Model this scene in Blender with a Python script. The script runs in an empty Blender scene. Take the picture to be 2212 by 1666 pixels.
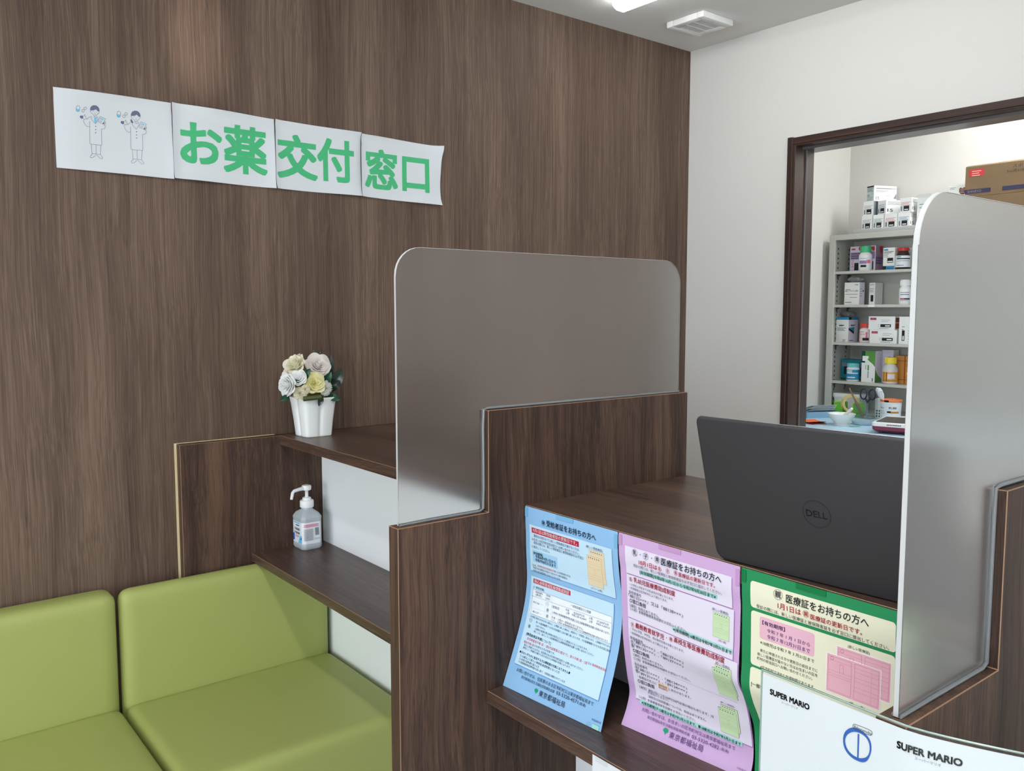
import bpy, bmesh, math, random
import numpy as np
from mathutils import Vector, Matrix
random.seed(7)
C = bpy.context.scene.collection
PI = math.pi

# ------------------------------------------------------------------ camera, world, light, exposure
cam_d = bpy.data.cameras.new('camera'); cam = bpy.data.objects.new('camera', cam_d); C.objects.link(cam)
cam_d.sensor_fit = 'HORIZONTAL'; cam_d.sensor_width = 36.0
cam_d.lens = 36.0 * 1832.08 / 2212.0
cam_d.clip_start = 0.02
cam.location = (0, 0, 1.5)
cam.rotation_euler = (math.radians(90 - 5.1288), 0, math.radians(-38.54))
sc = bpy.context.scene
sc.camera = cam
sc.view_settings.view_transform = 'Standard'
sc.view_settings.look = 'None'
sc.view_settings.gamma = 1.0
sc.view_settings.use_curve_mapping = False
sc.view_settings.exposure = -0.27

world = bpy.data.worlds.new('sky'); sc.world = world; world.use_nodes = True
bg = world.node_tree.nodes['Background']
bg.inputs[0].default_value = (0.62, 0.78, 1.0, 1); bg.inputs[1].default_value = 0.6

def area(name, loc, rot, sx, sy, power, col):
    l = bpy.data.lights.new(name, 'AREA'); l.shape = 'RECTANGLE'; l.size = sx; l.size_y = sy
    l.energy = power; l.color = col
    o = bpy.data.objects.new(name, l); C.objects.link(o); o.location = loc; o.rotation_euler = rot
    return o
# daylight through the shop front (left) and through the window behind the photographer
area('daylight_shop_front', (-4.36, 0.0, 1.35), (0, -PI/2, 0), 2.2, 4.6, 212, (0.88, 0.945, 1.0))
area('daylight_rear_window', (0.2, -2.66, 1.45), (PI/2, 0, 0), 4.4, 1.9, 64, (0.88, 0.95, 1.0))

# added spot in place of sun glint: small patch high on the wood wall
sp = bpy.data.lights.new('added_glint_spot', 'SPOT'); sp.energy = 1000; sp.color = (1.0, .91, .85); sp.spot_size = math.radians(3.6); sp.spot_blend = 1.0; sp.shadow_soft_size = .02
so = bpy.data.objects.new('added_glint_spot', sp); C.objects.link(so); so.location = (.55, -2.6, .9); so.rotation_euler = (Vector((.87, 2.54, 2.275)) - Vector((.55, -2.6, .9))).to_track_quat('-Z', 'Y').to_euler(); so.scale = (.7, 1.25, 1)
sc.cycles.transparent_max_bounces = 24
LAMP = 11.0      # emission of the ceiling lamps' diffusers
# ------------------------------------------------------------------ helpers
def s2l(c):
    c = c / 255.0
    return c / 12.92 if c <= 0.04045 else ((c + 0.055) / 1.055) ** 2.4
def rgb(*c): return tuple(s2l(v) for v in c) + (1.0,)

MATS = {}
def mat(name, col, rough=0.5, metal=0.0, spec=0.5, emit=None, trans=0.0, bump=None, alpha=1.0):
    if name in MATS: return MATS[name]
    m = bpy.data.materials.new(name); m.use_nodes = True
    nt = m.node_tree; b = nt.nodes['Principled BSDF']
    b.inputs['Base Color'].default_value = rgb(*col)
    b.inputs['Roughness'].default_value = rough; b.inputs['Metallic'].default_value = metal
    b.inputs['Specular IOR Level'].default_value = spec
    b.inputs['Transmission Weight'].default_value = trans
    b.inputs['Alpha'].default_value = alpha
    if emit: b.inputs['Emission Color'].default_value = rgb(*col); b.inputs['Emission Strength'].default_value = emit
    if bump:
        sc_, st = bump
        tc = nt.nodes.new('ShaderNodeTexCoord'); n = nt.nodes.new('ShaderNodeTexNoise'); n.inputs['Scale'].default_value = sc_; n.inputs['Detail'].default_value = 4
        bp = nt.nodes.new('ShaderNodeBump'); bp.inputs['Strength'].default_value = st; bp.inputs['Distance'].default_value = 0.002
        nt.links.new(tc.outputs['Object'], n.inputs['Vector']); nt.links.new(n.outputs['Fac'], bp.inputs['Height']); nt.links.new(bp.outputs['Normal'], b.inputs['Normal'])
    MATS[name] = m
    return m

def wood(name, dark, mid, light, axis='z', fine=1.0, broad=7.0, rough=0.42, figure=0.5, along=1.0, spec=.5):
    """printed wood laminate: short dark fibres, soft bands and wavy flame figure running along one axis"""
    m = bpy.data.materials.new(name); m.use_nodes = True; nt = m.node_tree; N = nt.nodes.new; Lk = nt.links.new
    b = nt.nodes['Principled BSDF']; b.inputs['Roughness'].default_value = rough; b.inputs['Specular IOR Level'].default_value = spec
    tc = N('ShaderNodeTexCoord'); ia = 'xyz'.index(axis)
    def scl(ac, al): s = [ac, ac, ac]; s[ia] = al; return s
    # gentle sideways drift of the grain
    mp0 = N('ShaderNodeMapping'); mp0.inputs['Scale'].default_value = scl(5.0, 1.6 * along); Lk(tc.outputs['Object'], mp0.inputs['Vector'])
    wn = N('ShaderNodeTexNoise'); wn.inputs['Scale'].default_value = 1.0; wn.inputs['Detail'].default_value = 2.0; Lk(mp0.outputs[0], wn.inputs['Vector'])
    vs = N('ShaderNodeVectorMath'); vs.operation = 'SUBTRACT'; vs.inputs[1].default_value = (.5, .5, .5); Lk(wn.outputs['Color'], vs.inputs[0])
    vm = N('ShaderNodeVectorMath'); vm.operation = 'MULTIPLY'; k = .085 * (0.15 + figure); sv = [k, k, k]; sv[ia] = 0; vm.inputs[1].default_value = sv; Lk(vs.outputs[0], vm.inputs[0])
    va = N('ShaderNodeVectorMath'); va.operation = 'ADD'; Lk(tc.outputs['Object'], va.inputs[0]); Lk(vm.outputs[0], va.inputs[1])
    def noise(ac, al, detail, rgh=.6):
        mp = N('ShaderNodeMapping'); mp.inputs['Scale'].default_value = scl(ac, al); Lk(va.outputs[0], mp.inputs['Vector'])
        n = N('ShaderNodeTexNoise'); n.inputs['Scale'].default_value = 1.0; n.inputs['Detail'].default_value = detail; n.inputs['Roughness'].default_value = rgh; Lk(mp.outputs[0], n.inputs['Vector']); return n.outputs['Fac']
    terms = [(noise(broad, .5 * along, 2), .34), (noise(64 * fine, .9 * along, 2), .17 + .1 * figure), (noise(230 * fine, 2.6 * along, 3), .34 - .1 * figure), (noise(640 * fine, 9 * along, 2), .27)]
    acc = None
    for f, wgt in terms:
        x = N('ShaderNodeMath'); x.operation = 'MULTIPLY_ADD'; Lk(f, x.inputs[0]); x.inputs[1].default_value = wgt
        if acc is None: x.inputs[2].default_value = -.06
        else: Lk(acc, x.inputs[2])
        acc = x.outputs[0]
    cr = N('ShaderNodeValToRGB'); e = cr.color_ramp.elements; e[0].position = .36; e[0].color = rgb(*dark); e[1].position = .63; e[1].color = rgb(*light)
    q = e.new(.5); q.color = rgb(*mid); Lk(acc, cr.inputs[0]); Lk(cr.outputs[0], b.inputs['Base Color'])
    bp = N('ShaderNodeBump'); bp.inputs['Strength'].default_value = .1; bp.inputs['Distance'].default_value = .0006; Lk(terms[2][0], bp.inputs['Height']); Lk(bp.outputs['Normal'], b.inputs['Normal'])
    MATS[name] = m
    return m

class MB:
    """collects shapes in world coordinates; build() links them as ONE mesh object"""
    def __init__(s): s.v = []; s.f = []; s.m = []
    def add(s, vs, fs, mi=0):
        o = len(s.v); s.v += [tuple(p) for p in vs]; s.f += [tuple(i + o for i in f) for f in fs]; s.m += [mi] * len(fs); return s
    def box(s, x0, x1, y0, y1, z0, z1, mi=0):
        vs = [(x, y, z) for x in (x0, x1) for y in (y0, y1) for z in (z0, z1)]
        return s.add(vs, [(0, 1, 3, 2), (4, 6, 7, 5), (0, 4, 5, 1), (2, 3, 7, 6), (0, 2, 6, 4), (1, 5, 7, 3)], mi)
    def obox(s, c, dx, dy, dz, rot=0, mi=0, M=None):
        """box centred in x,y on c, base at c.z, turned about z"""
        R = M or Matrix.Rotation(rot, 3, 'Z'); c = Vector(c)
        vs = [c + R @ Vector((x * dx / 2, y * dy / 2, z * dz)) for x in (-1, 1) for y in (-1, 1) for z in (0, 1)]
        return s.add(vs, [(0, 1, 3, 2), (4, 6, 7, 5), (0, 4, 5, 1), (2, 3, 7, 6), (0, 2, 6, 4), (1, 5, 7, 3)], mi)
    def prism(s, pts, axis, a, b, mi=0):
        """polygon pts in the two other axes, extruded from a to b along axis"""
        def P(p, w): return {'x': (w, p[0], p[1]), 'y': (p[0], w, p[1]), 'z': (p[0], p[1], w)}[axis]
        n = len(pts); vs = [P(p, a) for p in pts] + [P(p, b) for p in pts]
        fs = [tuple(range(n)), tuple(range(2 * n - 1, n - 1, -1))] + [(i, i + n, (i + 1) % n + n, (i + 1) % n) for i in range(n)]
        return s.add(vs, fs, mi)
    def loft(s, rings, mi=0, cap=(True, True), closed=True):
        n = len(rings[0]); vs = [p for r in rings for p in r]; fs = []
        for k in range(len(rings) - 1):
            for i in range(n if closed else n - 1):
                j = (i + 1) % n; fs.append((k * n + i, k * n + j, (k + 1) * n + j, (k + 1) * n + i))
        if cap[0]: fs.append(tuple(range(n - 1, -1, -1)))
        if cap[1]: fs.append(tuple((len(rings) - 1) * n + i for i in range(n)))
        return s.add(vs, fs, mi)
    def lathe(s, prof, c, n=28, mi=0, cap=(True, True), R=None):
        R = R or Matrix.Identity(3); c = Vector(c)
        return s.loft([[c + R @ Vector((r * math.cos(2 * PI * i / n), r * math.sin(2 * PI * i / n), z)) for i in range(n)] for r, z in prof], mi, cap)
    def tube(s, pts, r, n=10, mi=0, closed=False):
        pts = [Vector(p) for p in pts]; rs = r if isinstance(r, (list, tuple)) else [r] * len(pts); rings = []
        up = None
        for i, p in enumerate(pts):
            a = pts[(i - 1) % len(pts)] if (i > 0 or closed) else p; b = pts[(i + 1) % len(pts)] if (i < len(pts) - 1 or closed) else p
            t = (b - a).normalized()
            if up is None: up = t.orthogonal().normalized()
            up = (up - t * up.dot(t)).normalized(); sd = t.cross(up)
            rings.append([p + (up * math.cos(2 * PI * k / n) + sd * math.sin(2 * PI * k / n)) * rs[i] for k in range(n)])
        if closed: rings.append(rings[0]); return s.loft(rings, mi, (False, False))
        return s.loft(rings, mi)
    def grid(s, fn, nu, nv, mi=0):
        vs = [fn(i / nu, j / nv) for j in range(nv + 1) for i in range(nu + 1)]; w = nu + 1
        return s.add(vs, [(j * w + i, j * w + i + 1, (j + 1) * w + i + 1, (j + 1) * w + i) for j in range(nv) for i in range(nu)], mi)
    def build(s, name, mats, parent=None, origin=None, bevel=0, bevel_mat=-1, seg=2, angle=35, smooth=True, fix=True):
        if not isinstance(mats, (list, tuple)): mats = [mats]
        if origin is None:
            xs, ys, zs = zip(*s.v); origin = ((min(xs) + max(xs)) / 2, (min(ys) + max(ys)) / 2, min(zs))
        og = Vector(origin)
        me = bpy.data.meshes.new(name); me.from_pydata([tuple(Vector(p) - og) for p in s.v], [], s.f)
        for m_ in mats: me.materials.append(m_)
        me.polygons.foreach_set('material_index', s.m)
        if fix or bevel:
            bm = bmesh.new(); bm.from_mesh(me)
            if fix: bmesh.ops.recalc_face_normals(bm, faces=bm.faces)
            if bevel:
                es = [e for e in bm.edges if len(e.link_faces) == 2 and e.calc_face_angle(0) > math.radians(40)]
                bmesh.ops.bevel(bm, geom=es, offset=bevel, segments=seg, affect='EDGES', profile=.5, material=bevel_mat, clamp_overlap=True)
            bm.to_mesh(me); bm.free()
        if smooth:
            me.polygons.foreach_set('use_smooth', [True] * len(me.polygons)); me.set_sharp_from_angle(angle=math.radians(angle))
        me.update()
        o = bpy.data.objects.new(name, me); C.objects.link(o)
        if parent: o.parent = parent; o.location = og - WORLD[parent.name]
        else: o.location = og
        WORLD[o.name] = og
        return o
WORLD = {}
def empty(name, loc):
    o = bpy.data.objects.new(name, None); C.objects.link(o); o.location = loc; o.empty_display_size = .05; WORLD[o.name] = Vector(loc); return o
def tag(o, label, cat, group=None):
    o['label'] = label; o['category'] = cat
    if group: o['group'] = group
    return o
def struct(o): o['kind'] = 'structure'; return o

# ------------------------------------------------------------------ lettering: glyph outlines as flat meshes
GLY = {}
def glyphs(reqs):
    objs = []
    for body, bold in set(reqs):
        if (body, bold) in GLY: continue
        cu = bpy.data.curves.new('lettering', 'FONT'); cu.body = body; cu.size = 1.0; cu.resolution_u = 3
        o = bpy.data.objects.new('lettering', cu); C.objects.link(o); objs.append((body, bold, o, cu))
    dg = bpy.context.evaluated_depsgraph_get(); dg.update()
    for body, bold, o, cu in objs:
        me = bpy.data.meshes.new_from_object(o.evaluated_get(dg))
        vs = [(v.co.x, v.co.y) for v in me.vertices]; fs = [tuple(p.vertices) for p in me.polygons]; n = len(vs)
        # heavier weights: the outline struck several times, slightly displaced
        d = (0, .014, .034)[bold]; k = (0, 4, 8)[bold]; off = [(0, 0)] + ([(d * x, d * y) for x in (-1, 0, 1) for y in (-1, 0, 1) if x or y] if bold == 2 else [(d * math.cos(2 * PI * (i + .5) / k), d * math.sin(2 * PI * (i + .5) / k)) for i in range(k)])
        GLY[(body, bold)] = ([(x + a, y + b) for a, b in off for x, y in vs], [tuple(i + j * n for i in f) for j in range(len(off)) for f in fs])
        bpy.data.meshes.remove(me)
    for body, bold, o, cu in objs:
        bpy.data.objects.remove(o); bpy.data.curves.remove(cu)

INK = dict(n=(26, 34, 68), L=(192, 222, 240), r=(192, 34, 64), W=(246, 246, 248), m=(58, 68, 96), s=(160, 204, 234), e=(205, 84, 98), t=(226, 208, 172), w=(230, 238, 246), y=(160, 212, 206), q=(223, 217, 234), d=(14, 58, 66), v=(196, 221, 178), o=(240, 205, 182), u=(78, 52, 112), c=(231, 230, 204), k=(52, 55, 54), i=(228, 180, 198), h=(230, 176, 190), z=(176, 84, 108), l=(128, 116, 100), j=(140, 140, 146), B=(46, 96, 178), a=(104, 113, 138), A=(112, 200, 240), x=(92, 102, 120))
INK['1'] = (74, 186, 126); INK['G'] = (16, 152, 108); INK['0'] = (104, 148, 205); INK['9'] = (165, 120, 180); INK['p'] = (225, 120, 150)
def ink(c): return mat('ink_' + {'1': 'sign_green', '0': 'blue_rule', '9': 'violet_rule'}.get(c, c + '_colour'), INK[c], .55, spec=.3)

def chaikin(q, it=2):
    for _ in range(it): q = [(a[0] * w + b[0] * (1 - w), a[1] * w + b[1] * (1 - w)) for a, b in zip(q, q[1:] + q[:1]) for w in (.75, .25)]
    return q
def heavy(body, grow, W, H, step=1.1):
    """a glyph thickened by `grow` (max-norm, so stroke ends stay square), scaled to W x H mm and cut into small clean cells"""
    vs, fs = GLY[(body, 0)]; V = np.array(vs); cnt = {}
    for f in fs:
        for a, b in zip(f, f[1:] + f[:1]): cnt[(min(a, b), max(a, b))] = cnt.get((min(a, b), max(a, b)), 0) + 1
    # drop doubled vertices: compare by position
    key = {}; 
    for f in fs:
        for a, b in zip(f, f[1:] + f[:1]):
            ka, kb = tuple(np.round(V[a], 5)), tuple(np.round(V[b], 5)); k = (min(ka, kb), max(ka, kb)); key[k] = key.get(k, 0) + 1
    seg = np.array([k for k, c in key.items() if c == 1]); A = seg[:, 0]; D = seg[:, 1] - A
    lo = V.min(0) - grow; hi = V.max(0) + grow; nx = int(W / step); ny = int(H / step)
    gx = np.linspace(lo[0], hi[0], nx + 1); gy = np.linspace(lo[1], hi[1], ny + 1); X, Y = np.meshgrid(gx, gy); P = np.stack([X.ravel(), Y.ravel()], 1)
    best = np.full(len(P), 9.0); ins = np.zeros(len(P), int)
    for a, d in zip(A, D):
        r = P - a
        with np.errstate(divide='ignore', invalid='ignore'):
            ts = [np.zeros(len(P)), np.ones(len(P)), r[:, 0] / d[0], r[:, 1] / d[1], (r[:, 0] - r[:, 1]) / (d[0] - d[1]), (r[:, 0] + r[:, 1]) / (d[0] + d[1])]
            for t in ts:
                t = np.clip(np.nan_to_num(t, nan=0., posinf=1., neginf=0.), 0, 1); best = np.minimum(best, np.maximum(abs(r[:, 0] - t * d[0]), abs(r[:, 1] - t * d[1])))
            if d[1] != 0:
                t = r[:, 1] / d[1]; y0, y1 = min(a[1], a[1] + d[1]), max(a[1], a[1] + d[1])
                ins += ((P[:, 1] >= y0) & (P[:, 1] < y1) & (a[0] + t * d[0] > P[:, 0]))
    F = (np.where(ins % 2 == 1, best, -best) + grow).reshape(ny + 1, nx + 1)
    out = []; faces = []; idx = {}
    def vert(k, x, y):
        if k not in idx: idx[k] = len(out); out.append(((x - lo[0]) / (hi[0] - lo[0]) * W, (hi[1] - y) / (hi[1] - lo[1]) * H))
        return idx[k]
    for j in range(ny):
        for i in range(nx):
            c = [(i, j), (i + 1, j), (i + 1, j + 1), (i, j + 1)]; f = [F[b, a] for a, b in c]
            if max(f) <= 0: continue
            poly = []
            for q in range(4):
                (a0, b0), (a1, b1) = c[q], c[(q + 1) % 4]; f0, f1 = f[q], f[(q + 1) % 4]
                if f0 > 0: poly.append(vert((a0, b0), gx[a0], gy[b0]))
                if (f0 > 0) != (f1 > 0):
                    t = f0 / (f0 - f1); kk = (min((a0, b0), (a1, b1)), max((a0, b0), (a1, b1))); poly.append(vert(kk, gx[a0] + t * (gx[a1] - gx[a0]), gy[b0] + t * (gy[b1] - gy[b0])))
            if len(poly) > 2: faces.append(tuple(poly))
    return out, faces

class Print:
    """prints on a surface fn(s, t, lift) given in millimetres -> world point"""
    def __init__(p, fn, mb, base): p.fn = fn; p.mb = mb; p.mats = list(base); p.lv = .28; p.cols = {}
    def mi(p, c):
        if c not in p.cols: p.cols[c] = len(p.mats); p.mats.append(ink(c))
        return p.cols[c]
    def put(p, pts, faces, c, lift=None): p.mb.add([p.fn(s, t, (lift if lift is not None else p.lv) / 1000.) for s, t in pts], faces, p.mi(c))
    def rect(p, s0, t0, s1, t1, c, rad=0, step=3.5, ns=6):
        p.lv += .09
        rows = [t0 + (t1 - t0) * i / max(1, math.ceil((t1 - t0) / step)) for i in range(max(1, math.ceil((t1 - t0) / step)) + 1)]
        if rad: rows = sorted(set([r for r in rows if t0 + rad < r < t1 - rad] + [t0 + rad * (1 - math.cos(a * PI / 8)) for a in range(5)] + [t1 - rad * (1 - math.cos(a * PI / 8)) for a in range(5)]))
        pts = []
        for r in rows:
            d = min(r - t0, t1 - r); ins = 0 if not rad or d >= rad else rad - math.sqrt(max(0, rad * rad - (rad - d) ** 2))
            pts += [(s0 + ins + (s1 - s0 - 2 * ins) * i / ns, r) for i in range(ns + 1)]
        w = ns + 1
        p.put(pts, [(j * w + i, (j + 1) * w + i, (j + 1) * w + i + 1, j * w + i + 1) for j in range(len(rows) - 1) for i in range(ns)], c)
    def text(p, body, s0, s1, tc, em, c, bold=0, lift=.12):
        if body == '・':
            m = (s0 + s1) / 2; r = em * .11; p.fill([(m + r * math.cos(i * PI / 5), tc + r * math.sin(i * PI / 5)) for i in range(10)], c, lift); return
        vs, fs = GLY[(body, bold)]
        if not vs: return
        x0 = min(v[0] for v in vs); x1 = max(v[0] for v in vs); k = (s1 - s0) / max(x1 - x0, 1e-6)
        p.put([(s0 + (v[0] - x0) * k, tc - (v[1] - .36 * EM) * em / EM) for v in vs], fs, c, p.lv + lift)
    def line(p, pts, wd, c, closed=False, lift=.1):
        pts = [Vector(q) for q in pts]; n = len(pts)
        for i in range(n if closed else n - 1):
            a, b = pts[i], pts[(i + 1) % n]; d = b - a
            if d.length < 1e-4: continue
            k = max(1, int(d.length / 8)); nn = Vector((-d.y, d.x)).normalized() * wd / 2; e = d.normalized() * wd * .3
            q = [a - e + (d + 2 * e) * j / k for j in range(k + 1)]
            p.put([tuple(v - nn) for v in q] + [tuple(v + nn) for v in q], [(j, j + 1, k + 2 + j, k + 1 + j) for j in range(k)], c, p.lv + lift)
    def ring(p, s, t, r, c, wd=.45, n=20):
        p.line([(s + r * math.cos(2 * PI * i / n), t + r * math.sin(2 * PI * i / n)) for i in range(n)], wd, c, True)
    def fill(p, pts, c, lift=.06): p.put(pts, [tuple(range(len(pts)))], c, p.lv + lift)
    def card(p, s0, t0, s1, t1, c, lc):
        """a miniature certificate: sheet, frame, ruled fields"""
        if lc == 'z': p.rect(s0 - 1, t0 - 1, s1 + 1, t1 + 1, 'W')
        else: p.rect(s0 - .3, t0 - .3, s1 + .3, t1 + .3, 'l')
        p.rect(s0, t0, s1, t1, c); w = s1 - s0; h = t1 - t0; L = 'z' if lc == 'z' else 'l'
        if lc == 'z':
            for a, b in ((.03, .47), (.53, .97)):
                p.line([(s0 + a * w, t0 + .05 * h), (s0 + b * w, t0 + .05 * h), (s0 + b * w, t0 + .95 * h), (s0 + a * w, t0 + .95 * h)], .3, L, True)
            for y in (.15, .42, .5, .56): p.line([(s0 + .03 * w, t0 + y * h), (s0 + .47 * w, t0 + y * h)], .2, L)
            for y in (.15, .25, .4, .5, .65, .75): p.line([(s0 + .53 * w, t0 + y * h), (s0 + .97 * w, t0 + y * h)], .2, L)
            p.line([(s0 + .25 * w, t0 + .2 * h), (s0 + .32 * w, t0 + .2 * h), (s0 + .32 * w, t0 + .42 * h), (s0 + .25 * w, t0 + .42 * h)], .25, 'r', True)
            p.line([(s0 + .84 * w, t0 + .05 * h), (s0 + .84 * w, t0 + .95 * h)], .15, L)
            p.ring(s0 + .1 * w, t0 + .1 * h, .03 * w, 'u', .3, 10)
        else:
            for y in (.1, .2, .27, .38, .62, .7, .78): p.line([(s0 + .05 * w, t0 + y * h), (s0 + .95 * w, t0 + y * h)], .14, L)
            for i in range(6): p.fill([(s0 + w * (.1 + .14 * i), t0 + .045 * h), (s0 + w * (.16 + .14 * i), t0 + .045 * h), (s0 + w * (.16 + .14 * i), t0 + .075 * h), (s0 + w * (.1 + .14 * i), t0 + .075 * h)], 'm')
            p.line([(s0 + .44 * w, t0 + .42 * h), (s0 + .56 * w, t0 + .42 * h), (s0 + .56 * w, t0 + .58 * h), (s0 + .44 * w, t0 + .58 * h)], .2, 'e', True)
    def leafmark(p, s, t, r):
        pts = [(s + r * math.sin(a), t - r * .1 - r * .8 * math.cos(a)) for a in [x * PI / 9 - PI * .62 for x in range(12)]]
        p.fill([(s, t + r * 1.25), (s - r * .18, t + r * .7)] + pts + [(s + r * .18, t + r * .7)], 'G')
    def run(p, items):
        for e in items:
            if e[0] == 'R':
                big = e[4] - e[2] > 40 and e[5] in 'Lq'
                if big: p.rect(e[1] + 1.6, e[2] + 1.6, e[3] + 1.4, e[4] + 1.4, '0' if e[5] == 'L' else '9')
                p.rect(*e[1:])
            elif e[0] == 'K': p.card(*e[1:])
        p.lv += .05
        for e in items:
            if e[0] == 'T': p.text(*e[1:])
            elif e[0] == 'C': p.ring(e[2], e[3], e[4], e[5]); p.text(e[1], e[2] - e[4] * .68, e[2] + e[4] * .68, e[3], e[4] * 1.45, e[5], 1)
            elif e[0] == 'P': p.line(chaikin(e[1]) if e[4] and len(e[1]) > 6 else e[1], e[2], e[3], e[4])
            elif e[0] == 'F': p.fill(e[1], e[2])
            elif e[0] == 'G': p.leafmark(*e[1:])
            elif e[0] == 'D':
                n = 60
                for i in range(n):
                    f = lambda k: (e[1] + (e[3] - e[1]) * k, e[2] + (e[4] - e[2]) * k)
                    p.line([f(i / n), f((i + .55) / n)], .3, 'm')
            elif e[0] == 'Q':
                a, b = chaikin(e[1]), chaikin(e[2]); n = len(a); p.put(a + b, [(i, (i + 1) % n, n + (i + 1) % n, n + i) for i in range(n)], e[3], p.lv + .06)
# ------------------------------------------------------------------ materials
M_wall_wood = wood('wall_laminate_dark_walnut', (72, 56, 48), (101, 82, 70), (127, 106, 91), 'z', fine=1.0, broad=6.0, rough=.6, figure=.25, along=1.0, spec=.25)
M_wood_z = wood('counter_laminate_upright_grain', (46, 33, 28), (76, 57, 48), (108, 83, 67), 'z', fine=.9, broad=9, rough=.5, figure=.75, along=1.1, spec=.25)
M_wood_y = wood('counter_laminate_lengthwise_grain', (48, 35, 30), (78, 59, 50), (108, 84, 69), 'y', fine=.9, broad=10, rough=.38, figure=.75, along=1.1, spec=.5)
M_edge = mat('laminate_edge_tan', (150, 114, 86), .5)
M_caulk = mat('caulk_cream', (226, 208, 164), .6)
M_white_wall = mat('wallpaper_white', (217, 215, 210), .8, spec=.2, bump=(420, .25))
M_ceiling = mat('ceiling_white', (226, 226, 223), .9, spec=.1, bump=(300, .35))
M_panel_white = mat('panel_white_melamine', (243, 247, 249), .45)
M_floor = mat('floor_vinyl_beige', (168, 158, 144), .4, bump=(60, .05))
M_door_wood = wood('casing_dark_walnut', (38, 25, 21), (58, 39, 33), (82, 59, 49), 'z', fine=1.2, broad=14, rough=.38, figure=.2)
M_door_wood_y = wood('casing_dark_walnut_lengthwise', (38, 25, 21), (58, 39, 33), (82, 59, 49), 'y', fine=1.2, broad=14, rough=.38, figure=.2)
M_alu = mat('rail_grey_aluminium', (128, 122, 122), .35, metal=.6)
M_bronze = mat('rail_dark_bronze', (66, 57, 54), .4)
M_vinyl = mat('vinyl_lime_green', (168, 176, 102), .5, spec=.4, bump=(900, .12))
M_vinyl_seam = mat('vinyl_seam_dark', (86, 100, 40), .6)
M_black = mat('plastic_black', (24, 24, 26), .4)
M_white_plastic = mat('plastic_white', (240, 243, 244), .35)
M_sealant = mat('silicone_sealant_grey', (186, 190, 192), .3, trans=.6)
M_paper = mat('paper_white', (219, 224, 228), .75, spec=.2)
M_clear = None
def clear_mat():
    m = bpy.data.materials.new('clear_plastic'); m.use_nodes = True; nt = m.node_tree; nt.nodes.clear(); N = nt.nodes.new
    o = N('ShaderNodeOutputMaterial'); t = N('ShaderNodeBsdfTransparent'); t.inputs[0].default_value = (.95, .965, .96, 1)
    g = N('ShaderNodeBsdfGlossy'); g.inputs['Roughness'].default_value = .08; lw = N('ShaderNodeLayerWeight'); lw.inputs[0].default_value = .5
    pw = N('ShaderNodeMath'); pw.operation = 'POWER'; pw.inputs[1].default_value = 4; nt.links.new(lw.outputs['Facing'], pw.inputs[0])
    f = N('ShaderNodeMath'); f.operation = 'MULTIPLY_ADD'; f.inputs[1].default_value = .5; f.inputs[2].default_value = .03; nt.links.new(pw.outputs[0], f.inputs[0])
    mx = N('ShaderNodeMixShader'); nt.links.new(f.outputs[0], mx.inputs[0]); nt.links.new(t.outputs[0], mx.inputs[1]); nt.links.new(g.outputs[0], mx.inputs[2]); nt.links.new(mx.outputs[0], o.inputs[0])
    return m
M_clear = clear_mat()
def frosted():
    m = bpy.data.materials.new('frosted_acrylic'); m.use_nodes = True; nt = m.node_tree; nt.nodes.clear(); N = nt.nodes.new; K = nt.links.new
    o = N('ShaderNodeOutputMaterial')
    g = N('ShaderNodeBsdfPrincipled'); g.inputs['Base Color'].default_value = (.985, .99, .99, 1); g.inputs['Roughness'].default_value = .19; g.inputs['Specular IOR Level'].default_value = .15; g.inputs['Transmission Weight'].default_value = 1; g.inputs['IOR'].default_value = 1.49
    d = N('ShaderNodeBsdfDiffuse'); d.inputs[0].default_value = (.72, .72, .72, 1)
    t = N('ShaderNodeBsdfTranslucent'); t.inputs[0].default_value = (.85, .85, .86, 1)
    a = N('ShaderNodeMixShader'); a.inputs[0].default_value = .5; K(d.outputs[0], a.inputs[1]); K(t.outputs[0], a.inputs[2])
    b = N('ShaderNodeMixShader'); b.inputs[0].default_value = .05; K(g.outputs[0], b.inputs[1]); K(a.outputs[0], b.inputs[2]); K(b.outputs[0], o.inputs[0])
    return m
M_frost = frosted(); M_sanded_lit = mat('sanded_edge_catchlight', (184, 186, 186), .6)  # sanded edge; the light it catches is put into its pale tone
M_lamp = {k: mat('lamp_diffuser_lit_' + k, (255, 255, 255), .5, emit=LAMP * f) for k, f in dict(counter=1.4, waiting=6.0, dispensary=5.0).items()}
M_lamp_house = mat('lamp_housing_white', (235, 235, 232), .5)

# ------------------------------------------------------------------ the room
XW, YW, ZC = 3.0363, 2.54, 2.638        # white wall, wood wall, ceiling
XL, YB = -4.4, -2.7
XW2 = XW + .14
OY0, OY1, OZ0, OZ1 = 1.0, 2.003, 1.0, 2.155   # service hatch in the white wall
struct(MB().box(XL - .12, XW2, YW, YW + .12, 0, ZC).build('wall_back', M_wall_wood, origin=(0, YW, 0)))
w = MB(); w.box(XW, XW2, OY1, YW, 0, ZC); w.box(XW, XW2, YB, OY0, 0, ZC); w.box(XW, XW2, OY0, OY1, 0, OZ0); w.box(XW, XW2, OY0, OY1, OZ1, ZC)
struct(w.build('wall_right', M_white_wall))
def wall_with_window(name, ax, pos, thick, a0, a1, w0, w1, z0, z1):
    m = MB()
    def bx(p, q, c, d):
        if ax == 'x': m.box(pos, pos + thick, p, q, c, d)
        else: m.box(p, q, pos, pos + thick, c, d)
    bx(a0, w0, 0, ZC); bx(w1, a1, 0, ZC); bx(w0, w1, 0, z0); bx(w0, w1, z1, ZC)
    struct(m.build(name, M_white_wall))
wall_with_window('wall_left', 'x', XL - .12, .12, YB, YW, -2.35, 2.35, .2, 2.45)
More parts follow.
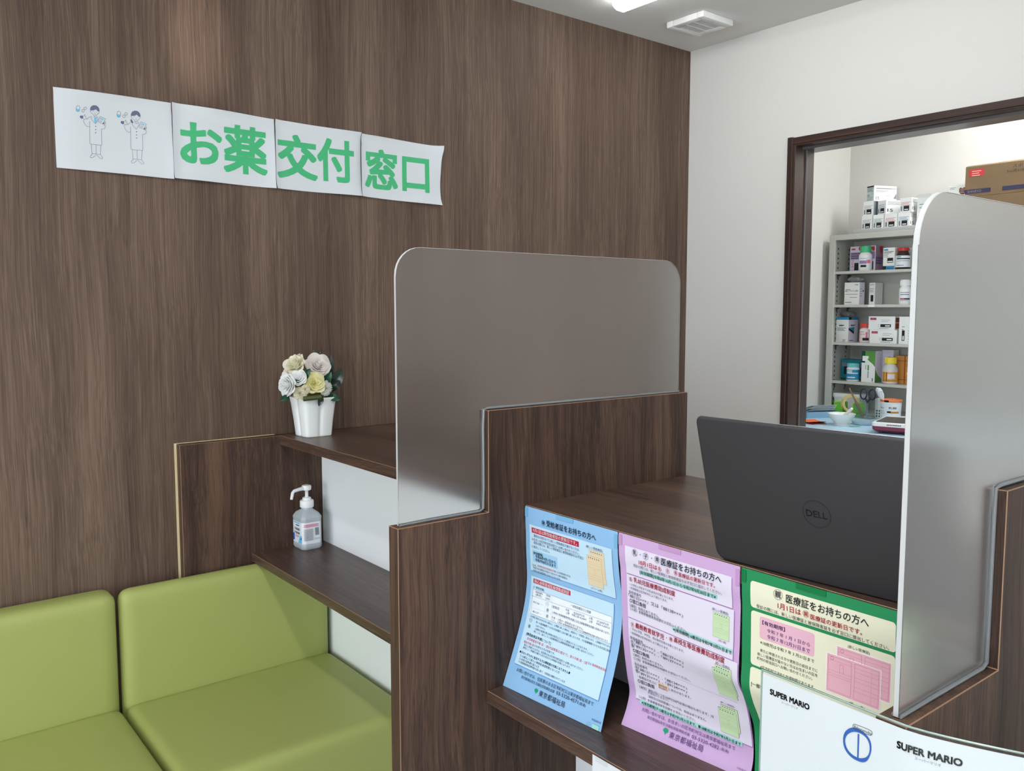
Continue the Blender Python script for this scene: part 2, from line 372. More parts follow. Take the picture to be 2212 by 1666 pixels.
wall_with_window('wall_front', 'y', YB - .12, .12, XL - .12, XW2, -2.1, 2.5, .45, 2.45)
def window(name, ax, pos, a0, a1, z0, z1, n):
    m = MB(); t = .05
    def bx(p, q, c, d):
        if ax == 'x': m.box(pos - .09, pos - .03, p, q, c, d)
        else: m.box(p, q, pos - .09, pos - .03, c, d)
    bx(a0, a1, z0, z0 + t); bx(a0, a1, z1 - t, z1)
    for i in range(n + 1):
        a = a0 + (a1 - a0 - t) * i / n; bx(a, a + t, z0, z1)
    struct(m.build(name, M_alu))
window('window_1', 'x', XL, -2.35, 2.35, .2, 2.45, 4)
window('window_2', 'y', YB, -2.1, 2.5, .45, 2.45, 3)
XB, YR0, YR1 = 3.97, -.4, 2.30           # dispensary behind the hatch
struct(MB().box(XL, XB, YB, YW, -.05, 0).build('floor', M_floor, origin=(0, 0, 0)))
struct(MB().box(XL - .12, XB + .1, YB - .12, YW + .12, ZC, ZC + .1).build('ceiling', M_ceiling))
struct(MB().box(XW2, XB, YR1, YR1 + .24, 0, ZC).build('wall_dispensary_left', M_white_wall))
struct(MB().box(XB, XB + .1, YR0, YR1 + .24, 0, ZC).build('wall_dispensary_back', M_white_wall))
struct(MB().box(XW2, XB, YR0 - .1, YR0, 0, ZC).build('wall_dispensary_right', M_white_wall))
# hatch casing and jamb, sliding rail
j = MB(); j.box(3.020, XW + .012, 2.001, 2.024, OZ0 - .03, 2.183); j.box(3.026, 3.0965, 1.990, OY1 + .004, OZ0, OZ1)
struct(j.build('trim_1', M_door_wood, bevel=.0015, seg=1))
j = MB(); j.box(3.022, XW + .012, OY0 - .03, 2.001, 2.1535, 2.180); j.box(3.026, 3.075, OY0, 1.990, 2.1475, OZ1 + .003)
struct(j.build('trim_2', M_door_wood_y, bevel=.0015, seg=1))
struct(MB().box(3.022, XW2 + .004, OY0 - .03, 2.024, OZ0 - .03, OZ0 - .001).build('trim_3', M_door_wood_y, bevel=.0015, seg=1))
struct(MB().box(3.022, XW2, OY0 - .03, OY0 + .004, OZ0, 2.15).build('trim_4', M_door_wood, bevel=.0015, seg=1))
j = MB(); j.box(3.0985, 3.150, 1.984, OY1 + .002, OZ0, 2.143, 0); j.box(3.0965, 3.0995, 1.982, 1.990, OZ0, 2.143, 1)
struct(j.build('trim_5', [M_bronze, M_alu], bevel=.0008, seg=1))
struct(MB().box(3.075, XW2 - .002, OY0, 1.996, 2.138, 2.1535).build('trim_6', M_alu, bevel=.001, seg=1))

# ------------------------------------------------------------------ ceiling fittings
def lamp(x, y0, y1, label, which, z=ZC):
    t = empty('ceiling_lamp', (x, (y0 + y1) / 2, z - .045))
    MB().box(x - .055, x + .055, y0 - .004, y1 + .004, z - .006, z).build('housing', M_lamp_house, t, bevel=.003)
    pr = [(x - .044, z - .006), (x - .044, z - .022), (x - .036, z - .036), (x - .018, z - .045), (x + .018, z - .045), (x + .036, z - .036), (x + .044, z - .022), (x + .044, z - .006)]
    MB().prism(pr, 'y', y0, y1).build('diffuser', M_lamp[which], t)
    return tag(t, label, 'lamp')
lamp(2.325, .99, 2.280, 'lit white batten lamp on the ceiling near the vent', 'counter')
lamp(.16, -.1, 1.15, 'lit white batten lamp on the ceiling above the waiting sofas', 'waiting')
lamp(3.72, .35, 1.60, 'lit white batten lamp on the dispensary ceiling behind the hatch', 'dispensary')
def vent():
    cx, cy = 2.748, 2.255; t = empty('ceiling_vent', (cx, cy, ZC - .026)); h = .092
    f = MB(); g = .060
    for a in ((-h, h, -h, -g), (-h, h, g, h), (-h, -g, -g, g), (g, h, -g, g)): f.box(cx + a[0], cx + a[1], cy + a[2], cy + a[3], ZC - .024, ZC)
    f.build('frame', M_lamp_house, t, bevel=.004)
    s = MB()
    for i in range(4): s.box(cx - g, cx + g, cy - g + i * .038, cy - g + i * .038 + .005, ZC - .0225, ZC - .0195)
    for i in range(13): s.box(cx - g + i * .0097, cx - g + i * .0097 + .0026, cy - g, cy + g, ZC - .0215, ZC - .0185)
    s.build('grille', M_lamp_house, t)
    MB().box(cx - g, cx + g, cy - g, cy + g, ZC - .004, ZC - .001).build('backing', M_black, t)
    MB().box(cx + .03, cx + .06, cy + h - .001, cy + h + .006, ZC - .020, ZC - .012).build('clip', M_lamp_house, t)
    tag(t, 'square white ventilation grille on the ceiling near the corner', 'vent')
vent()

# ------------------------------------------------------------------ the reception counter
XP, XS, XBK, XF, XSH, XPN = .767, .970, 1.5544, 1.063, .966, 1.2054
ZL, ZH, ZT, ZS = 1.1085, 1.307, 1.110, .7515
Y_B1, Y_M0, Y_M1, Y_R0, Y_R1 = 2.499, 1.2906, 1.3227, .3677, .3982
MB().box(.761, XBK, Y_B1, 2.530, 0, ZT - .002).build('end_board', [M_wood_z, M_edge], bevel=.0009, bevel_mat=1, seg=1)
o = bpy.data.objects['end_board']; tag(o, 'walnut side board of the counter standing flat against the wood wall behind the sofa', 'board')
MB().box(.757, .7655, 2.5305, YW - .0005, 0, ZT - .001).build('caulk_strip', M_caulk, o)
MB().box(.7656, 1.062, 2.5305, YW - .0005, ZT - .006, ZT - .001).build('caulk_strip', M_caulk, o)
prof = [(XP, 0), (XP, ZL), (XS, ZL), (XS, ZH), (XBK, ZH), (XBK, 0)]
for y0, y1, lb in ((Y_M0, Y_M1, 'stepped walnut partition board between the two counter bays, far glass screen on top'), (Y_R0, Y_R1, 'stepped walnut partition board at the right edge carrying the nearest glass screen')):
    o = MB().prism(prof, 'y', y0, y1).build('counter_partition', [M_wood_z, M_edge], bevel=.0010, bevel_mat=1, seg=1, origin=(1.1, y0, 0))
    tag(o, lb, 'partition', 'stepped partitions of the counter')
for y0, y1, lb in ((Y_M1, Y_B1, 'walnut counter top of the far bay holding the flower pot'), (Y_R1, Y_M0, 'walnut counter top of the near bay holding the laptop')):
    tag(MB().box(XF, XBK, y0, y1, ZT - .0288, ZT).build('counter_top', [M_wood_y, M_edge], bevel=.0008, bevel_mat=1, seg=1, origin=(XF, y0, ZT - .03)), lb, 'counter', 'counter tops')
for y0, y1, lb in ((Y_M1, Y_B1, 'walnut bag shelf of the far bay above the sofa, pump bottle on it'), (Y_R1, Y_M0, 'walnut bag shelf of the near bay under the coloured notices')):
    tag(MB().box(XSH, XPN, y0, y1, ZS - .0256, ZS).build('bag_shelf', [M_wood_y, M_edge], bevel=.0008, bevel_mat=1, seg=1, origin=(XSH, y0, ZS - .03)), lb, 'shelf', 'bag shelves')
for y0, y1, lb in ((Y_M1, Y_B1, 'white back panel of the far bay behind the pump bottle'), (Y_R1, Y_M0, 'white back panel of the near bay behind the hanging notices')):
    tag(MB().box(XPN, XPN + .02, y0, y1, 0, ZT - .0288).build('back_panel', M_panel_white), lb, 'panel', 'white counter back panels')

def arc(cx, cz, r, a0, a1, n=8): return [(cx + r * math.cos(math.radians(a0 + (a1 - a0) * i / n)), cz + r * math.sin(math.radians(a0 + (a1 - a0) * i / n))) for i in range(n + 1)]
def glass(yc, label):
    x0, x1, zt = .7764, 1.5378, 1.6108; r = .052; g = .003
    p = [(x0, ZL + .001), (XS - g, ZL + .001)] + [(XS - g, ZH + g), (x1, ZH + g)] + arc(x1 - r, zt - r, r, 0, 90) + arc(x0 + r, zt - r, r, 90, 180)
    gm = MB().prism(p, 'y', yc - .003, yc + .003); gm.m = [0, 0] + [1] * (len(gm.f) - 2)
    o = gm.build('glass_screen', [M_frost, M_sanded_lit], origin=(x0, yc, ZL), bevel=.0006, seg=1)
    b = MB()
    for sd in (-1, 1):
        y = yc + sd * .0036
        path = [(x0 + .002, y, ZL + .002), (x0 + .07, y, ZL + .0025), (XS - .012, y, ZL + .0018), (XS - .0035, y, ZL + .006), (XS - .002, y, ZL + .05), (XS - .003, y, ZH - .03), (XS - .001, y, ZH + .001), (XS + .01, y, ZH + .0028), (x1 - .2, y, ZH + .0018), (x1, y, ZH + .002)]
        b.tube(path, [.0020, .0024, .0024, .0028, .0023, .0026, .0022, .0025, .0023, .002], 8)
    b.build('sealant_bead', M_sealant, o)
    tag(o, label, 'screen', 'frosted screens on the counter')
glass((Y_M0 + Y_M1) / 2, 'frosted glass screen with rounded corners on the far stepped partition, brown wall behind it')
glass((Y_R0 + Y_R1) / 2, 'frosted glass screen at the right edge in front of the laptop and hatch')

# ------------------------------------------------------------------ sofas
def softbox(x0, x1, y0, y1, z0, z1, r, crown=0.0, nx=14, ny=14, nz=8, bulge=0.0):
    """upholstered block: rounded edges, slightly crowned top and front"""
    bm = bmesh.new(); bmesh.ops.create_cube(bm, size=1.0)
    bmesh.ops.subdivide_edges(bm, edges=bm.edges[:], cuts=11, use_grid_fill=True)
    cx, cy, cz = (x0 + x1) / 2, (y0 + y1) / 2, (z0 + z1) / 2; hx, hy, hz = (x1 - x0) / 2, (y1 - y0) / 2, (z1 - z0) / 2
    def sp(u, h):                                   # more vertices near the edges
        u = max(-1, min(1, u * 2)); e = min(.9, 1.6 * r / h); k = abs(u)
        k = k / .5 * (1 - e) if k < .5 else (1 - e) + (k - .5) / .5 * e
        return math.copysign(k, u) * h
    mb = MB(); idx = {}
    for v in bm.verts:
        p = Vector((sp(v.co.x, hx), sp(v.co.y, hy), sp(v.co.z, hz)))
        q = Vector((max(-hx + r, min(hx - r, p.x)), max(-hy + r, min(hy - r, p.y)), max(-hz + r, min(hz - r, p.z))))
        d = p - q
        if d.length > 1e-7: p = q + d.normalized() * min(d.length, r) if d.length > r else p
        f = (1 - (p.x / hx) ** 2) * (1 - (p.y / hy) ** 2); 
        if p.z > hz * .6: p.z += crown * max(0, f) ** .6
        g = (1 - (p.x / hx) ** 2) * (1 - (p.z / hz) ** 2)
        if p.y < -hy * .6: p.y -= bulge * max(0, g) ** .6
        idx[v] = len(mb.v); mb.v.append((cx + p.x, cy + p.y, cz + p.z))
    for f in bm.faces: mb.f.append(tuple(idx[v] for v in f.verts)); mb.m.append(0)
    bm.free(); return mb
def sofa(x0, x1, label):
    t = empty('sofa', ((x0 + x1) / 2, 2.2, 0)); g = .0025
    softbox(x0 + g, x1 - g, 1.925, 2.452, .115, .402, .026, .006).build('seat', M_vinyl, t, angle=70)
    softbox(x0 + g, x1 - g, 2.441, 2.5375 if x1 < .7 else 2.497, .115, .7245, .030, .0, bulge=.006).build('backrest', M_vinyl, t, angle=70)
    b = MB(); b.tube([(x0 + .02, 1.9275, .377), (x1 - .02, 1.9275, .377)], .0018, 6); b.build('seam', M_vinyl_seam, t)
    MB().box(x0 + .02, x1 - .02, 1.96, 2.42, .09, .1165).build('base_board', M_black, t)
    for x in (x0 + .05, x1 - .05):
        for y in (1.99, 2.39): MB().lathe([(.016, 0), (.02, .09)], (x, y, 0), 14).build('leg', M_alu, t)
    tag(t, label, 'sofa', 'green waiting sofas')
sofa(.568, 1.200, 'lime green vinyl sofa unit in the corner under the bag shelf')
sofa(-.070, .566, 'lime green vinyl sofa unit cut by the left edge against the wood wall')
# ------------------------------------------------------------------ printed matter
PROF={'b': ([[0.0, 1.0615, -0.3915], [0.0303, 1.0621, -0.4221], [0.0607, 1.0627, -0.4527], [0.091, 1.0633, -0.4833], [0.1213, 1.0649, -0.5138], [0.1517, 1.0655, -0.5443], [0.182, 1.0623, -0.5747], [0.2123, 1.056, -0.6045], [0.2427, 1.0473, -0.6338], [0.273, 1.0369, -0.6626], [0.3033, 1.0261, -0.6912], [0.3337, 1.0148, -0.7196], [0.364, 1.0035, -0.748]], [[0.0, 1.0615, -0.3915], [0.0303, 1.0615, -0.4219], [0.0607, 1.0635, -0.4521], [0.091, 1.0678, -0.4822], [0.1213, 1.0733, -0.5121], [0.1517, 1.0745, -0.5424], [0.182, 1.0726, -0.5727], [0.2123, 1.068, -0.6027], [0.2427, 1.0602, -0.6321], [0.273, 1.0513, -0.6611], [0.3033, 1.0412, -0.6898], [0.3337, 1.0322, -0.7189], [0.364, 1.0235, -0.748]]), 'p': ([[0.0, 1.0615, -0.3915], [0.0303, 1.0635, -0.4217], [0.0607, 1.0656, -0.4519], [0.091, 1.0678, -0.4821], [0.1213, 1.0701, -0.5123], [0.1517, 1.0718, -0.5426], [0.182, 1.0734, -0.5728], [0.2123, 1.077, -0.6029], [0.2427, 1.0817, -0.6328], [0.273, 1.0873, -0.6625], [0.3033, 1.0932, -0.692], [0.3337, 1.0859, -0.7209], [0.364, 1.0725, -0.748]], [[0.0, 1.0615, -0.3915], [0.0303, 1.0636, -0.4221], [0.0607, 1.0645, -0.4527], [0.091, 1.0645, -0.4834], [0.1213, 1.0645, -0.514], [0.1517, 1.0635, -0.5447], [0.182, 1.065, -0.5746], [0.2123, 1.0799, -0.6011], [0.2427, 1.0917, -0.6291], [0.273, 1.0999, -0.6585], [0.3033, 1.1065, -0.6884], [0.3337, 1.1066, -0.7189], [0.364, 1.0975, -0.748]]), 'g': ([[0.0, 1.0615, -0.3915], [0.0303, 1.0625, -0.4221], [0.0607, 1.0636, -0.4528], [0.091, 1.0646, -0.4834], [0.1213, 1.0653, -0.5141], [0.1517, 1.066, -0.5447], [0.182, 1.0651, -0.5752], [0.2123, 1.0747, -0.6023], [0.2427, 1.0892, -0.6288], [0.273, 1.1016, -0.6565], [0.3033, 1.1059, -0.6868], [0.3337, 1.1073, -0.7174], [0.364, 1.1055, -0.748]], [[0.0, 1.0615, -0.3915], [0.0303, 1.0636, -0.4221], [0.0607, 1.0645, -0.4527], [0.091, 1.0645, -0.4834], [0.1213, 1.0645, -0.514], [0.1517, 1.0635, -0.5447], [0.182, 1.065, -0.5746], [0.2123, 1.0799, -0.6011], [0.2427, 1.0917, -0.6291], [0.273, 1.0999, -0.6585], [0.3033, 1.1065, -0.6884], [0.3337, 1.1066, -0.7189], [0.364, 1.0975, -0.748]])}
PRINT={
'b':[
('T', '受給者証をお持ちの方へ', 65.5, 202.9, 22.7, 13.1, 'n', 1),
('C','障',56.5,23.8,5.5,'n'),
('R',12.4,34.5,242.0,128.2,'L',0),
('R',19.5,39.3,156.5,50.0,'r',0),
('T', '9月1日は障受給者証の更新日です。', 24.8, 152.0, 44.0, 8.3, 'W', 1),
('T', '更新日の前日までに新しい受給者証が届かない方は、', 25.9, 158.2, 55.0, 5.8, 'm', 0),
('T', 'お住まいの区市町村担当窓口へお問い合わせください。', 20.2, 157.9, 62.7, 5.8, 'm', 0),
('T', '受診の際には、新しい受給者証と被保険者証を必ず窓口', 25.4, 167.5, 69.1, 6.0, 'm', 0),
('T', 'に提示してください。', 19.7, 73.0, 77.8, 5.6, 'm', 0),
('R',20.2,84.6,93.2,108.4,'s',2),
('T', '[有効期間]', 23.4, 51.5, 89.9, 5.8, 'n', 1),
('T', '令和6年9月1日から', 29.0, 89.1, 96.0, 7.3, 'n', 1),
('T', '令和7年8月31日まで', 28.5, 88.3, 103.2, 6.8, 'n', 1),
('T', 'なお、', 19.0, 32.3, 115.6, 4.7, 'm', 0),
('T', '精神障害者保健福祉手帳', 34.3, 86.0, 114.5, 4.9, 'e', 0),
('T', 'による受給者の方は、', 85.8, 129.2, 114.1, 4.5, 'm', 0),
('T', '手帳の有効期限が到来する年のマル障の期限は、', 19.9, 119.9, 120.9, 4.8, 'm', 0),
('T', '手帳の有効期間満了日までとなります。', 20.5, 100.7, 127.0, 4.7, 'm', 0),
('T', '(新しい受給者証)', 176.6, 220.1, 42.8, 5.6, 'm', 0),
('K',184.0,47.6,222.2,107.8,'t','l'),
('K',176.5,59.6,214.2,117.4,'t','l'),
('T', '(クリーム色)', 181.3, 210.0, 122.7, 4.9, 'm', 0),
('R',14.3,138.9,237.5,314.6,'L',0),
('R',20.9,143.3,126.3,152.6,'r',0),
('T', '障心身障害者医療費助成制度', 24.5, 123.4, 148.1, 8.0, 'W', 1),
('T', '[一部負担額]', 22.2, 53.1, 160.0, 5.3, 'n', 0),
('R',21.0,164.6,234.1,213.3,'w',0),
('P',[(21.0,164.9),(234.1,164.2),(238.6,213.2),(24.1,213.6)],0.35,'n',1),
('P',[(19.4,178.7),(234.3,175.9)],0.35,'n',0),
('P',[(58.0,164.7),(62.7,213.5)],0.15,'m',0),
('P',[(76.0,164.6),(80.8,213.4)],0.15,'m',0),
('P',[(23.6,201.5),(236.4,196.2)],0.12,'m',0),
('T', '負担者番号', 29.0, 50.1, 168.7, 4.4, 'm', 0),
('T', '(第5桁)', 30.4, 47.4, 173.8, 4.9, 'm', 0),
('T', '受給者', 60.5, 72.4, 167.8, 4.2, 'm', 0),
('T', '証表示', 60.3, 72.2, 173.9, 4.2, 'm', 0),
('T', '一部負担額及び上限額', 129.0, 181.6, 170.3, 5.5, 'm', 0),
('T', '80136･･･', 25.9, 53.1, 189.4, 5.0, 'm', 0),
('T', '80137･･･', 28.5, 54.9, 207.9, 4.8, 'm', 0),
('T', '1割負担', 79.4, 99.4, 185.1, 5.9, 'm', 0),
('T', '外来', 116.5, 126.2, 181.7, 5.1, 'm', 0),
('T', '上限', 118.2, 127.3, 186.9, 4.8, 'm', 0),
('T', '18,000円/月', 137.5, 166.1, 181.9, 5.1, 'm', 0),
('T', '年間上限144,000円', 134.0, 172.0, 186.8, 4.5, 'm', 0),
('T', '入院', 177.6, 187.5, 181.0, 5.2, 'm', 0),
('T', '上限', 178.6, 187.7, 186.8, 4.8, 'm', 0),
('T', '57,600円/月', 198.9, 227.2, 181.3, 5.1, 'm', 0),
('T', '多数回 44,400円/月', 197.0, 230.6, 186.4, 3.8, 'm', 0),
('T', '入院時の食事療養標準負担額又は生活療養標準負担額の負担があります。', 81.0, 231.5, 195.8, 4.8, 'm', 0),
('T', '外来・入院の一部負担はありません。', 82.1, 168.3, 205.4, 5.3, 'm', 0),
('T', 'ただし、入院時の食事療養標準負担額又は生活療養標準負担額の負担があります。', 82.5, 231.9, 210.4, 4.2, 'm', 0),
('T', '※多数回 過去12か月以内に3回以上、上限額に達した場合は、4回目から「多数回」該当となり、上限額が下がります。', 24.9, 239.8, 218.4, 4.2, 'm', 0),
('T', '同一の医療機関で1か月の負担額が上記の額に達したときは、その医療機関でのその月の窓口負担', 43.5, 240.4, 225.6, 4.7, 'm', 0),
('T', 'はありません。', 44.8, 72.2, 232.1, 4.1, 'm', 0),
('T', '入院時の食事代等は所得の状況などによって軽減されることがあります。', 43.6, 187.1, 238.3, 4.6, 'm', 0),
('T', '詳しくは、加入している医療保険又は高齢者医療担当課へお問い合わせください。', 43.1, 204.7, 243.8, 4.6, 'm', 0),
('T', '新たに申請される方は、住民票のある区市町村担当窓口へお問い合わせください。', 26.8, 187.5, 275.3, 4.6, 'm', 0),
('T', '原則として申請日の属する月の初日から本制度の対象となります。', 25.7, 156.6, 280.6, 4.6, 'm', 0),
('T', '又は', 194.2, 203.2, 260.2, 4.7, 'm', 0),
('T', 'をお持ちの方が対象です。', 54.2, 111.0, 268.9, 5.0, 'm', 0),
('C','一',65.7,184.2,3.5,'m'),
('C','食',68.5,195.4,3.5,'m'),
('C','食',69.9,207.0,3.5,'m'),
('C','一',28.0,225.8,3.5,'m'),
('C','食',27.8,238.0,3.5,'m'),
('T', '[障受給者証申請について]', 24.9, 94.8, 253.4, 6.1, 'n', 1),
('T', '身体障害者手帳1級・2級(内部障害は3級まで)、愛の手帳1度・2度', 29.8, 193.4, 261.5, 5.8, 'e', 0),
('T', '精神障害者保健', 205.2, 240.1, 260.2, 5.2, 'e', 0),
('T', '福祉手帳1級', 23.7, 52.9, 269.3, 5.5, 'e', 0),
('T', '●次のいずれかに該当する方は障制度の対象になりません●', 20.0, 159.2, 290.3, 5.4, 'n', 1),
('T', '① 65歳以上で新たに障害者(高度障害)になった方', 23.6, 134.0, 297.1, 5.1, 'm', 0),
('T', '② 所得が基準額を超える方', 24.1, 81.0, 303.3, 4.8, 'm', 0),
('T', '③ 後期高齢者医療制度の加入者で、住民税が課税されている方', 24.0, 152.5, 308.9, 4.7, 'm', 0),
('T', 'お問い合わせは、住民票のある区市町村又は東京都福祉局まで', 25.7, 229.2, 324.2, 7.6, 'n', 0),
('T', '東京都福祉局生活福祉部医療助成課', 42.4, 133.2, 333.6, 6.0, 'n', 0),
('T', '03-5320-4571', 138.4, 193.7, 332.6, 8.8, 'n', 0),
('T', '(直通)', 196.3, 212.7, 332.8, 5.6, 'n', 0),
('T', '東京都福祉局', 97.1, 165.2, 347.6, 11.9, 'n', 0),
('G',88.7,345.9,4.6),
('T', '令和6年7月', 232.2, 254.1, 349.5, 4.5, 'n', 0),
('P',[(223.9,359.5),(227.1,356.6),(231.4,356.9),(232.1,359.2),(228.7,361.7),(224.4,361.4)],0.3,'m',1),
('R',236.3,356.1,252.5,363.8,'y',1)],
'p':[
('R',15.3,19.9,241.6,69.9,'q',0),
('C','乳',39.8,27.7,6.1,'n'),
('C','子',65.2,28.2,6.0,'n'),
('C','青',90.9,27.8,5.9,'n'),
('T', '・', 48.7, 56.9, 28.1, 8.6, 'n', 1),
('T', '・', 74.8, 82.8, 28.1, 8.4, 'n', 1),
('T', '医療証をお持ちの方へ', 99.6, 223.5, 28.9, 13.0, 'n', 1),
('T', '10月1日は', 48.8, 90.5, 42.2, 9.4, 'r', 1),
('T', '医療証の更新日です。', 137.2, 210.8, 41.6, 7.7, 'r', 1),
('C','乳',96.3,42.5,3.8,'r'),
('C','子',113.7,42.0,3.8,'r'),
('C','青',131.0,40.9,3.7,'r'),
('T', '受診の際には、新しい医療証と被保険者証を必ず窓口に提示してください。', 35.4, 223.5, 50.9, 5.8, 'm', 0),
('R',46.5,56.4,213.6,64.2,'y',1),
('T', '[有効期間]令和6年10月1日から令和7年9月30日まで※', 49.1, 211.3, 60.2, 7.0, 'd', 1),
('R',15.4,71.7,245.4,150.7,'q',0),
('R',16.1,152.1,255.1,309.6,'q',0),
('C','乳',26.5,79.1,3.8,'r'),
('T', '乳幼児医療費助成制度', 33.5, 127.6, 78.2, 9.9, 'r', 1),
('T', '・小学校入学前までの乳幼児が対象となります。', 22.5, 124.4, 88.6, 4.9, 'm', 0),
('T', '・所得制限は区市町村により異なります。', 22.1, 110.5, 95.4, 4.9, 'm', 0),
('T', '負担者番号', 20.7, 50.0, 103.2, 6.2, 'm', 0),
('T', '「88132×××」又は「88138×××」', 19.6, 143.8, 110.0, 7.5, 'm', 0),
('T', '《通院》負担はありません。', 21.4, 91.9, 127.6, 5.7, 'm', 0),
('T', '《入院》食事療養標準負担額をお支払いください。', 22.3, 151.7, 133.6, 5.9, 'm', 0),
('T', '(新しい医療証)', 203.9, 236.0, 80.6, 4.8, 'm', 0),
('T', '(淡い緑)', 217.3, 232.7, 127.6, 3.9, 'm', 0),
('T', '・子は小学生、中学生、青は高校生等が対象となります。', 23.0, 147.1, 170.1, 5.0, 'm', 0),
('T', '・所得制限は区市町村により異なります。', 21.9, 113.0, 177.7, 5.0, 'm', 0),
('T', '負担者番号', 20.6, 51.3, 187.4, 6.4, 'm', 0),
('T', '「88135×××」,「88137×××」', 29.9, 141.9, 192.0, 7.3, 'm', 0),
('T', '「89135×××」,「89137×××」', 29.9, 139.6, 200.4, 7.2, 'm', 0),
('T', '《通院》負担はありません。', 23.5, 92.0, 219.7, 5.5, 'm', 0),
('T', '《入院》食事療養標準負担額をお支払いください。', 23.5, 148.6, 226.8, 5.7, 'm', 0),
('T', '負担者番号', 23.7, 53.3, 237.9, 6.2, 'm', 0),
('T', '「88131×××」,「88134×××」', 31.9, 137.6, 245.4, 6.9, 'm', 0),
('T', '「89131×××」,「89134×××」', 32.4, 136.4, 253.1, 6.8, 'm', 0),
('T', '・医療証の右上に', 26.8, 70.3, 261.6, 5.7, 'm', 0),
('T', 'と表示があります。', 96.6, 143.2, 262.6, 5.4, 'm', 0),
('T', '《通院》通院1回につき200円(200円未満の場合もあります。)を', 27.4, 186.4, 282.3, 5.8, 'm', 0),
('T', 'お支払いください。', 46.4, 91.8, 287.1, 5.3, 'm', 0),
('T', '調剤及び訪問看護については、負担はありません。', 46.5, 169.2, 295.6, 5.6, 'm', 0),
('T', '《入院》食事療養標準負担額をお支払いください。', 23.8, 146.5, 304.2, 5.6, 'm', 0),
('T', '(新しい医療証)', 213.4, 241.8, 165.1, 4.2, 'm', 0),
('T', '(新しい医療証)', 204.7, 231.5, 246.1, 4.0, 'm', 0),
('T', '○窓口負担', 21.7, 60.9, 118.8, 8.2, 'n', 1),
('T', '○窓口負担', 24.0, 62.2, 211.1, 8.0, 'n', 1),
('T', '○窓口負担', 26.4, 64.0, 270.8, 7.9, 'n', 1),
('K',205.4,85.2,237.2,124.5,'v','l'),
('R',120.0,134.6,245.8,140.9,'y',1),
('T', '※[有効期間] 6歳児は令和7年3月31日まで', 123.3, 244.0, 139.6, 6.5, 'd', 1),
('C','子',27.6,162.1,4.1,'r'),
('T', '義務教育就学児', 34.8, 102.8, 160.6, 10.2, 'r', 1),
('T', '・', 104.7, 112.1, 159.3, 7.7, 'n', 1),
('C','青',118.3,158.9,3.9,'r'),
('T', '高校生等医療費助成制度', 124.8, 231.0, 156.9, 10.1, 'r', 1),
('C','子',24.5,195.4,3.3,'m'),
('C','青',24.6,202.5,3.3,'m'),
('C','子',27.3,244.7,3.4,'m'),
('C','青',27.6,251.3,3.4,'m'),
('D',24.6,232.6,241.4,234.2),
('R',73.0,257.1,95.9,268.7,'o',0),
('T', '通院負担', 74.2, 93.4, 261.9, 5.0, 'm', 0),
('T', '有(200円)', 74.0, 92.7, 266.8, 4.1, 'm', 0),
('R',26.4,308.5,237.7,316.4,'y',1),
('T', '※[有効期限]子15歳児は令和7年3月31日まで、青18歳児は令和7年3月31日まで', 31.2, 235.2, 313.0, 6.0, 'd', 1),
('K',211.3,168.1,244.0,220.0,'v','l'),
('K',205.9,175.4,241.7,228.9,'v','l'),
('K',203.4,251.1,235.3,294.1,'v','l'),
('K',197.5,258.4,232.1,303.5,'v','l'),
('T', 'お問い合わせは、お住まいの区市町村又は東京都福祉局まで', 34.6, 224.8, 324.2, 7.4, 'u', 0),
('T', '東京都福祉局生活福祉部医療助成課', 48.5, 137.6, 333.6, 5.8, 'u', 0),
('T', '03-5320-4282', 142.6, 195.5, 334.0, 8.4, 'u', 0),
('T', '(直通)', 197.9, 213.9, 333.9, 5.4, 'u', 0),
('T', '東京都福祉局', 99.5, 167.8, 346.7, 12.0, 'u', 0),
('G',90.9,343.4,5.2),
('T', '令和6年7月', 233.0, 249.4, 351.9, 3.4, 'u', 0)],
'g':[
('R',15.8,15.9,241.2,56.9,'c',5),
('R',16.5,61.7,240.5,146.1,'c',5),
('R',16.3,149.6,240.7,306.7,'c',5),
('C','親',64.1,25.3,7.4,'k'),
('T', '医療証をお持ちの方へ', 77.6, 204.5, 27.3, 13.3, 'k', 1),
('T', '1月1日は', 63.6, 102.2, 41.5, 9.9, 'r', 1),
('C','親',110.2,41.1,4.9,'r'),
('T', '医療証の更新日です。', 117.2, 195.0, 42.9, 8.2, 'r', 1),
('T', '受診の際には、新しい医療証と被保険者証を必ず窓口に提出してください。', 26.5, 232.4, 52.8, 6.4, 'k', 0),
('R',31.9,66.8,123.4,100.8,'i',4),
('T', '【有効期限】', 37.0, 75.6, 75.2, 6.8, 'u', 1),
('T', '令和 7 年 1 月 1 日から', 45.1, 116.6, 85.2, 6.3, 'u', 0),
('T', '令和 7 年12月31日まで', 45.2, 116.9, 94.4, 6.9, 'u', 0),
('T', '※18歳児は令和 7 年 3 月31日まで', 33.6, 124.0, 106.8, 5.8, 'k', 0),
('T', '新たに申請される方や更新日の前日までに', 33.8, 129.5, 119.0, 5.3, 'k', 0),
('T', '新しい医療証が届かない方はお住まいの区市', 29.0, 129.8, 126.0, 5.3, 'k', 0),
('T', '町村の担当窓口へお問い合わせください。', 28.7, 122.2, 132.8, 5.2, 'k', 0),
('T', '※区市町村で決めた所得制限があります。', 34.3, 126.4, 144.4, 5.1, 'k', 0),
('T', '(新しい医療証)', 174.4, 205.5, 68.4, 4.6, 'k', 0),
('T', '(桃\u3000\u3000色)', 178.9, 201.7, 146.6, 4.7, 'k', 0),
('K',158.2,73.1,235.7,126.6,'h','z'),
('K',143.6,87.3,222.0,141.2,'h','z'),
('T', '[一部負担額]', 19.7, 58.7, 175.3, 6.7, 'k', 1)],
'c':[
('T', 'SUPER MARIO', 11.0, 58.4, 20.4, 8.2, 'k', 2),
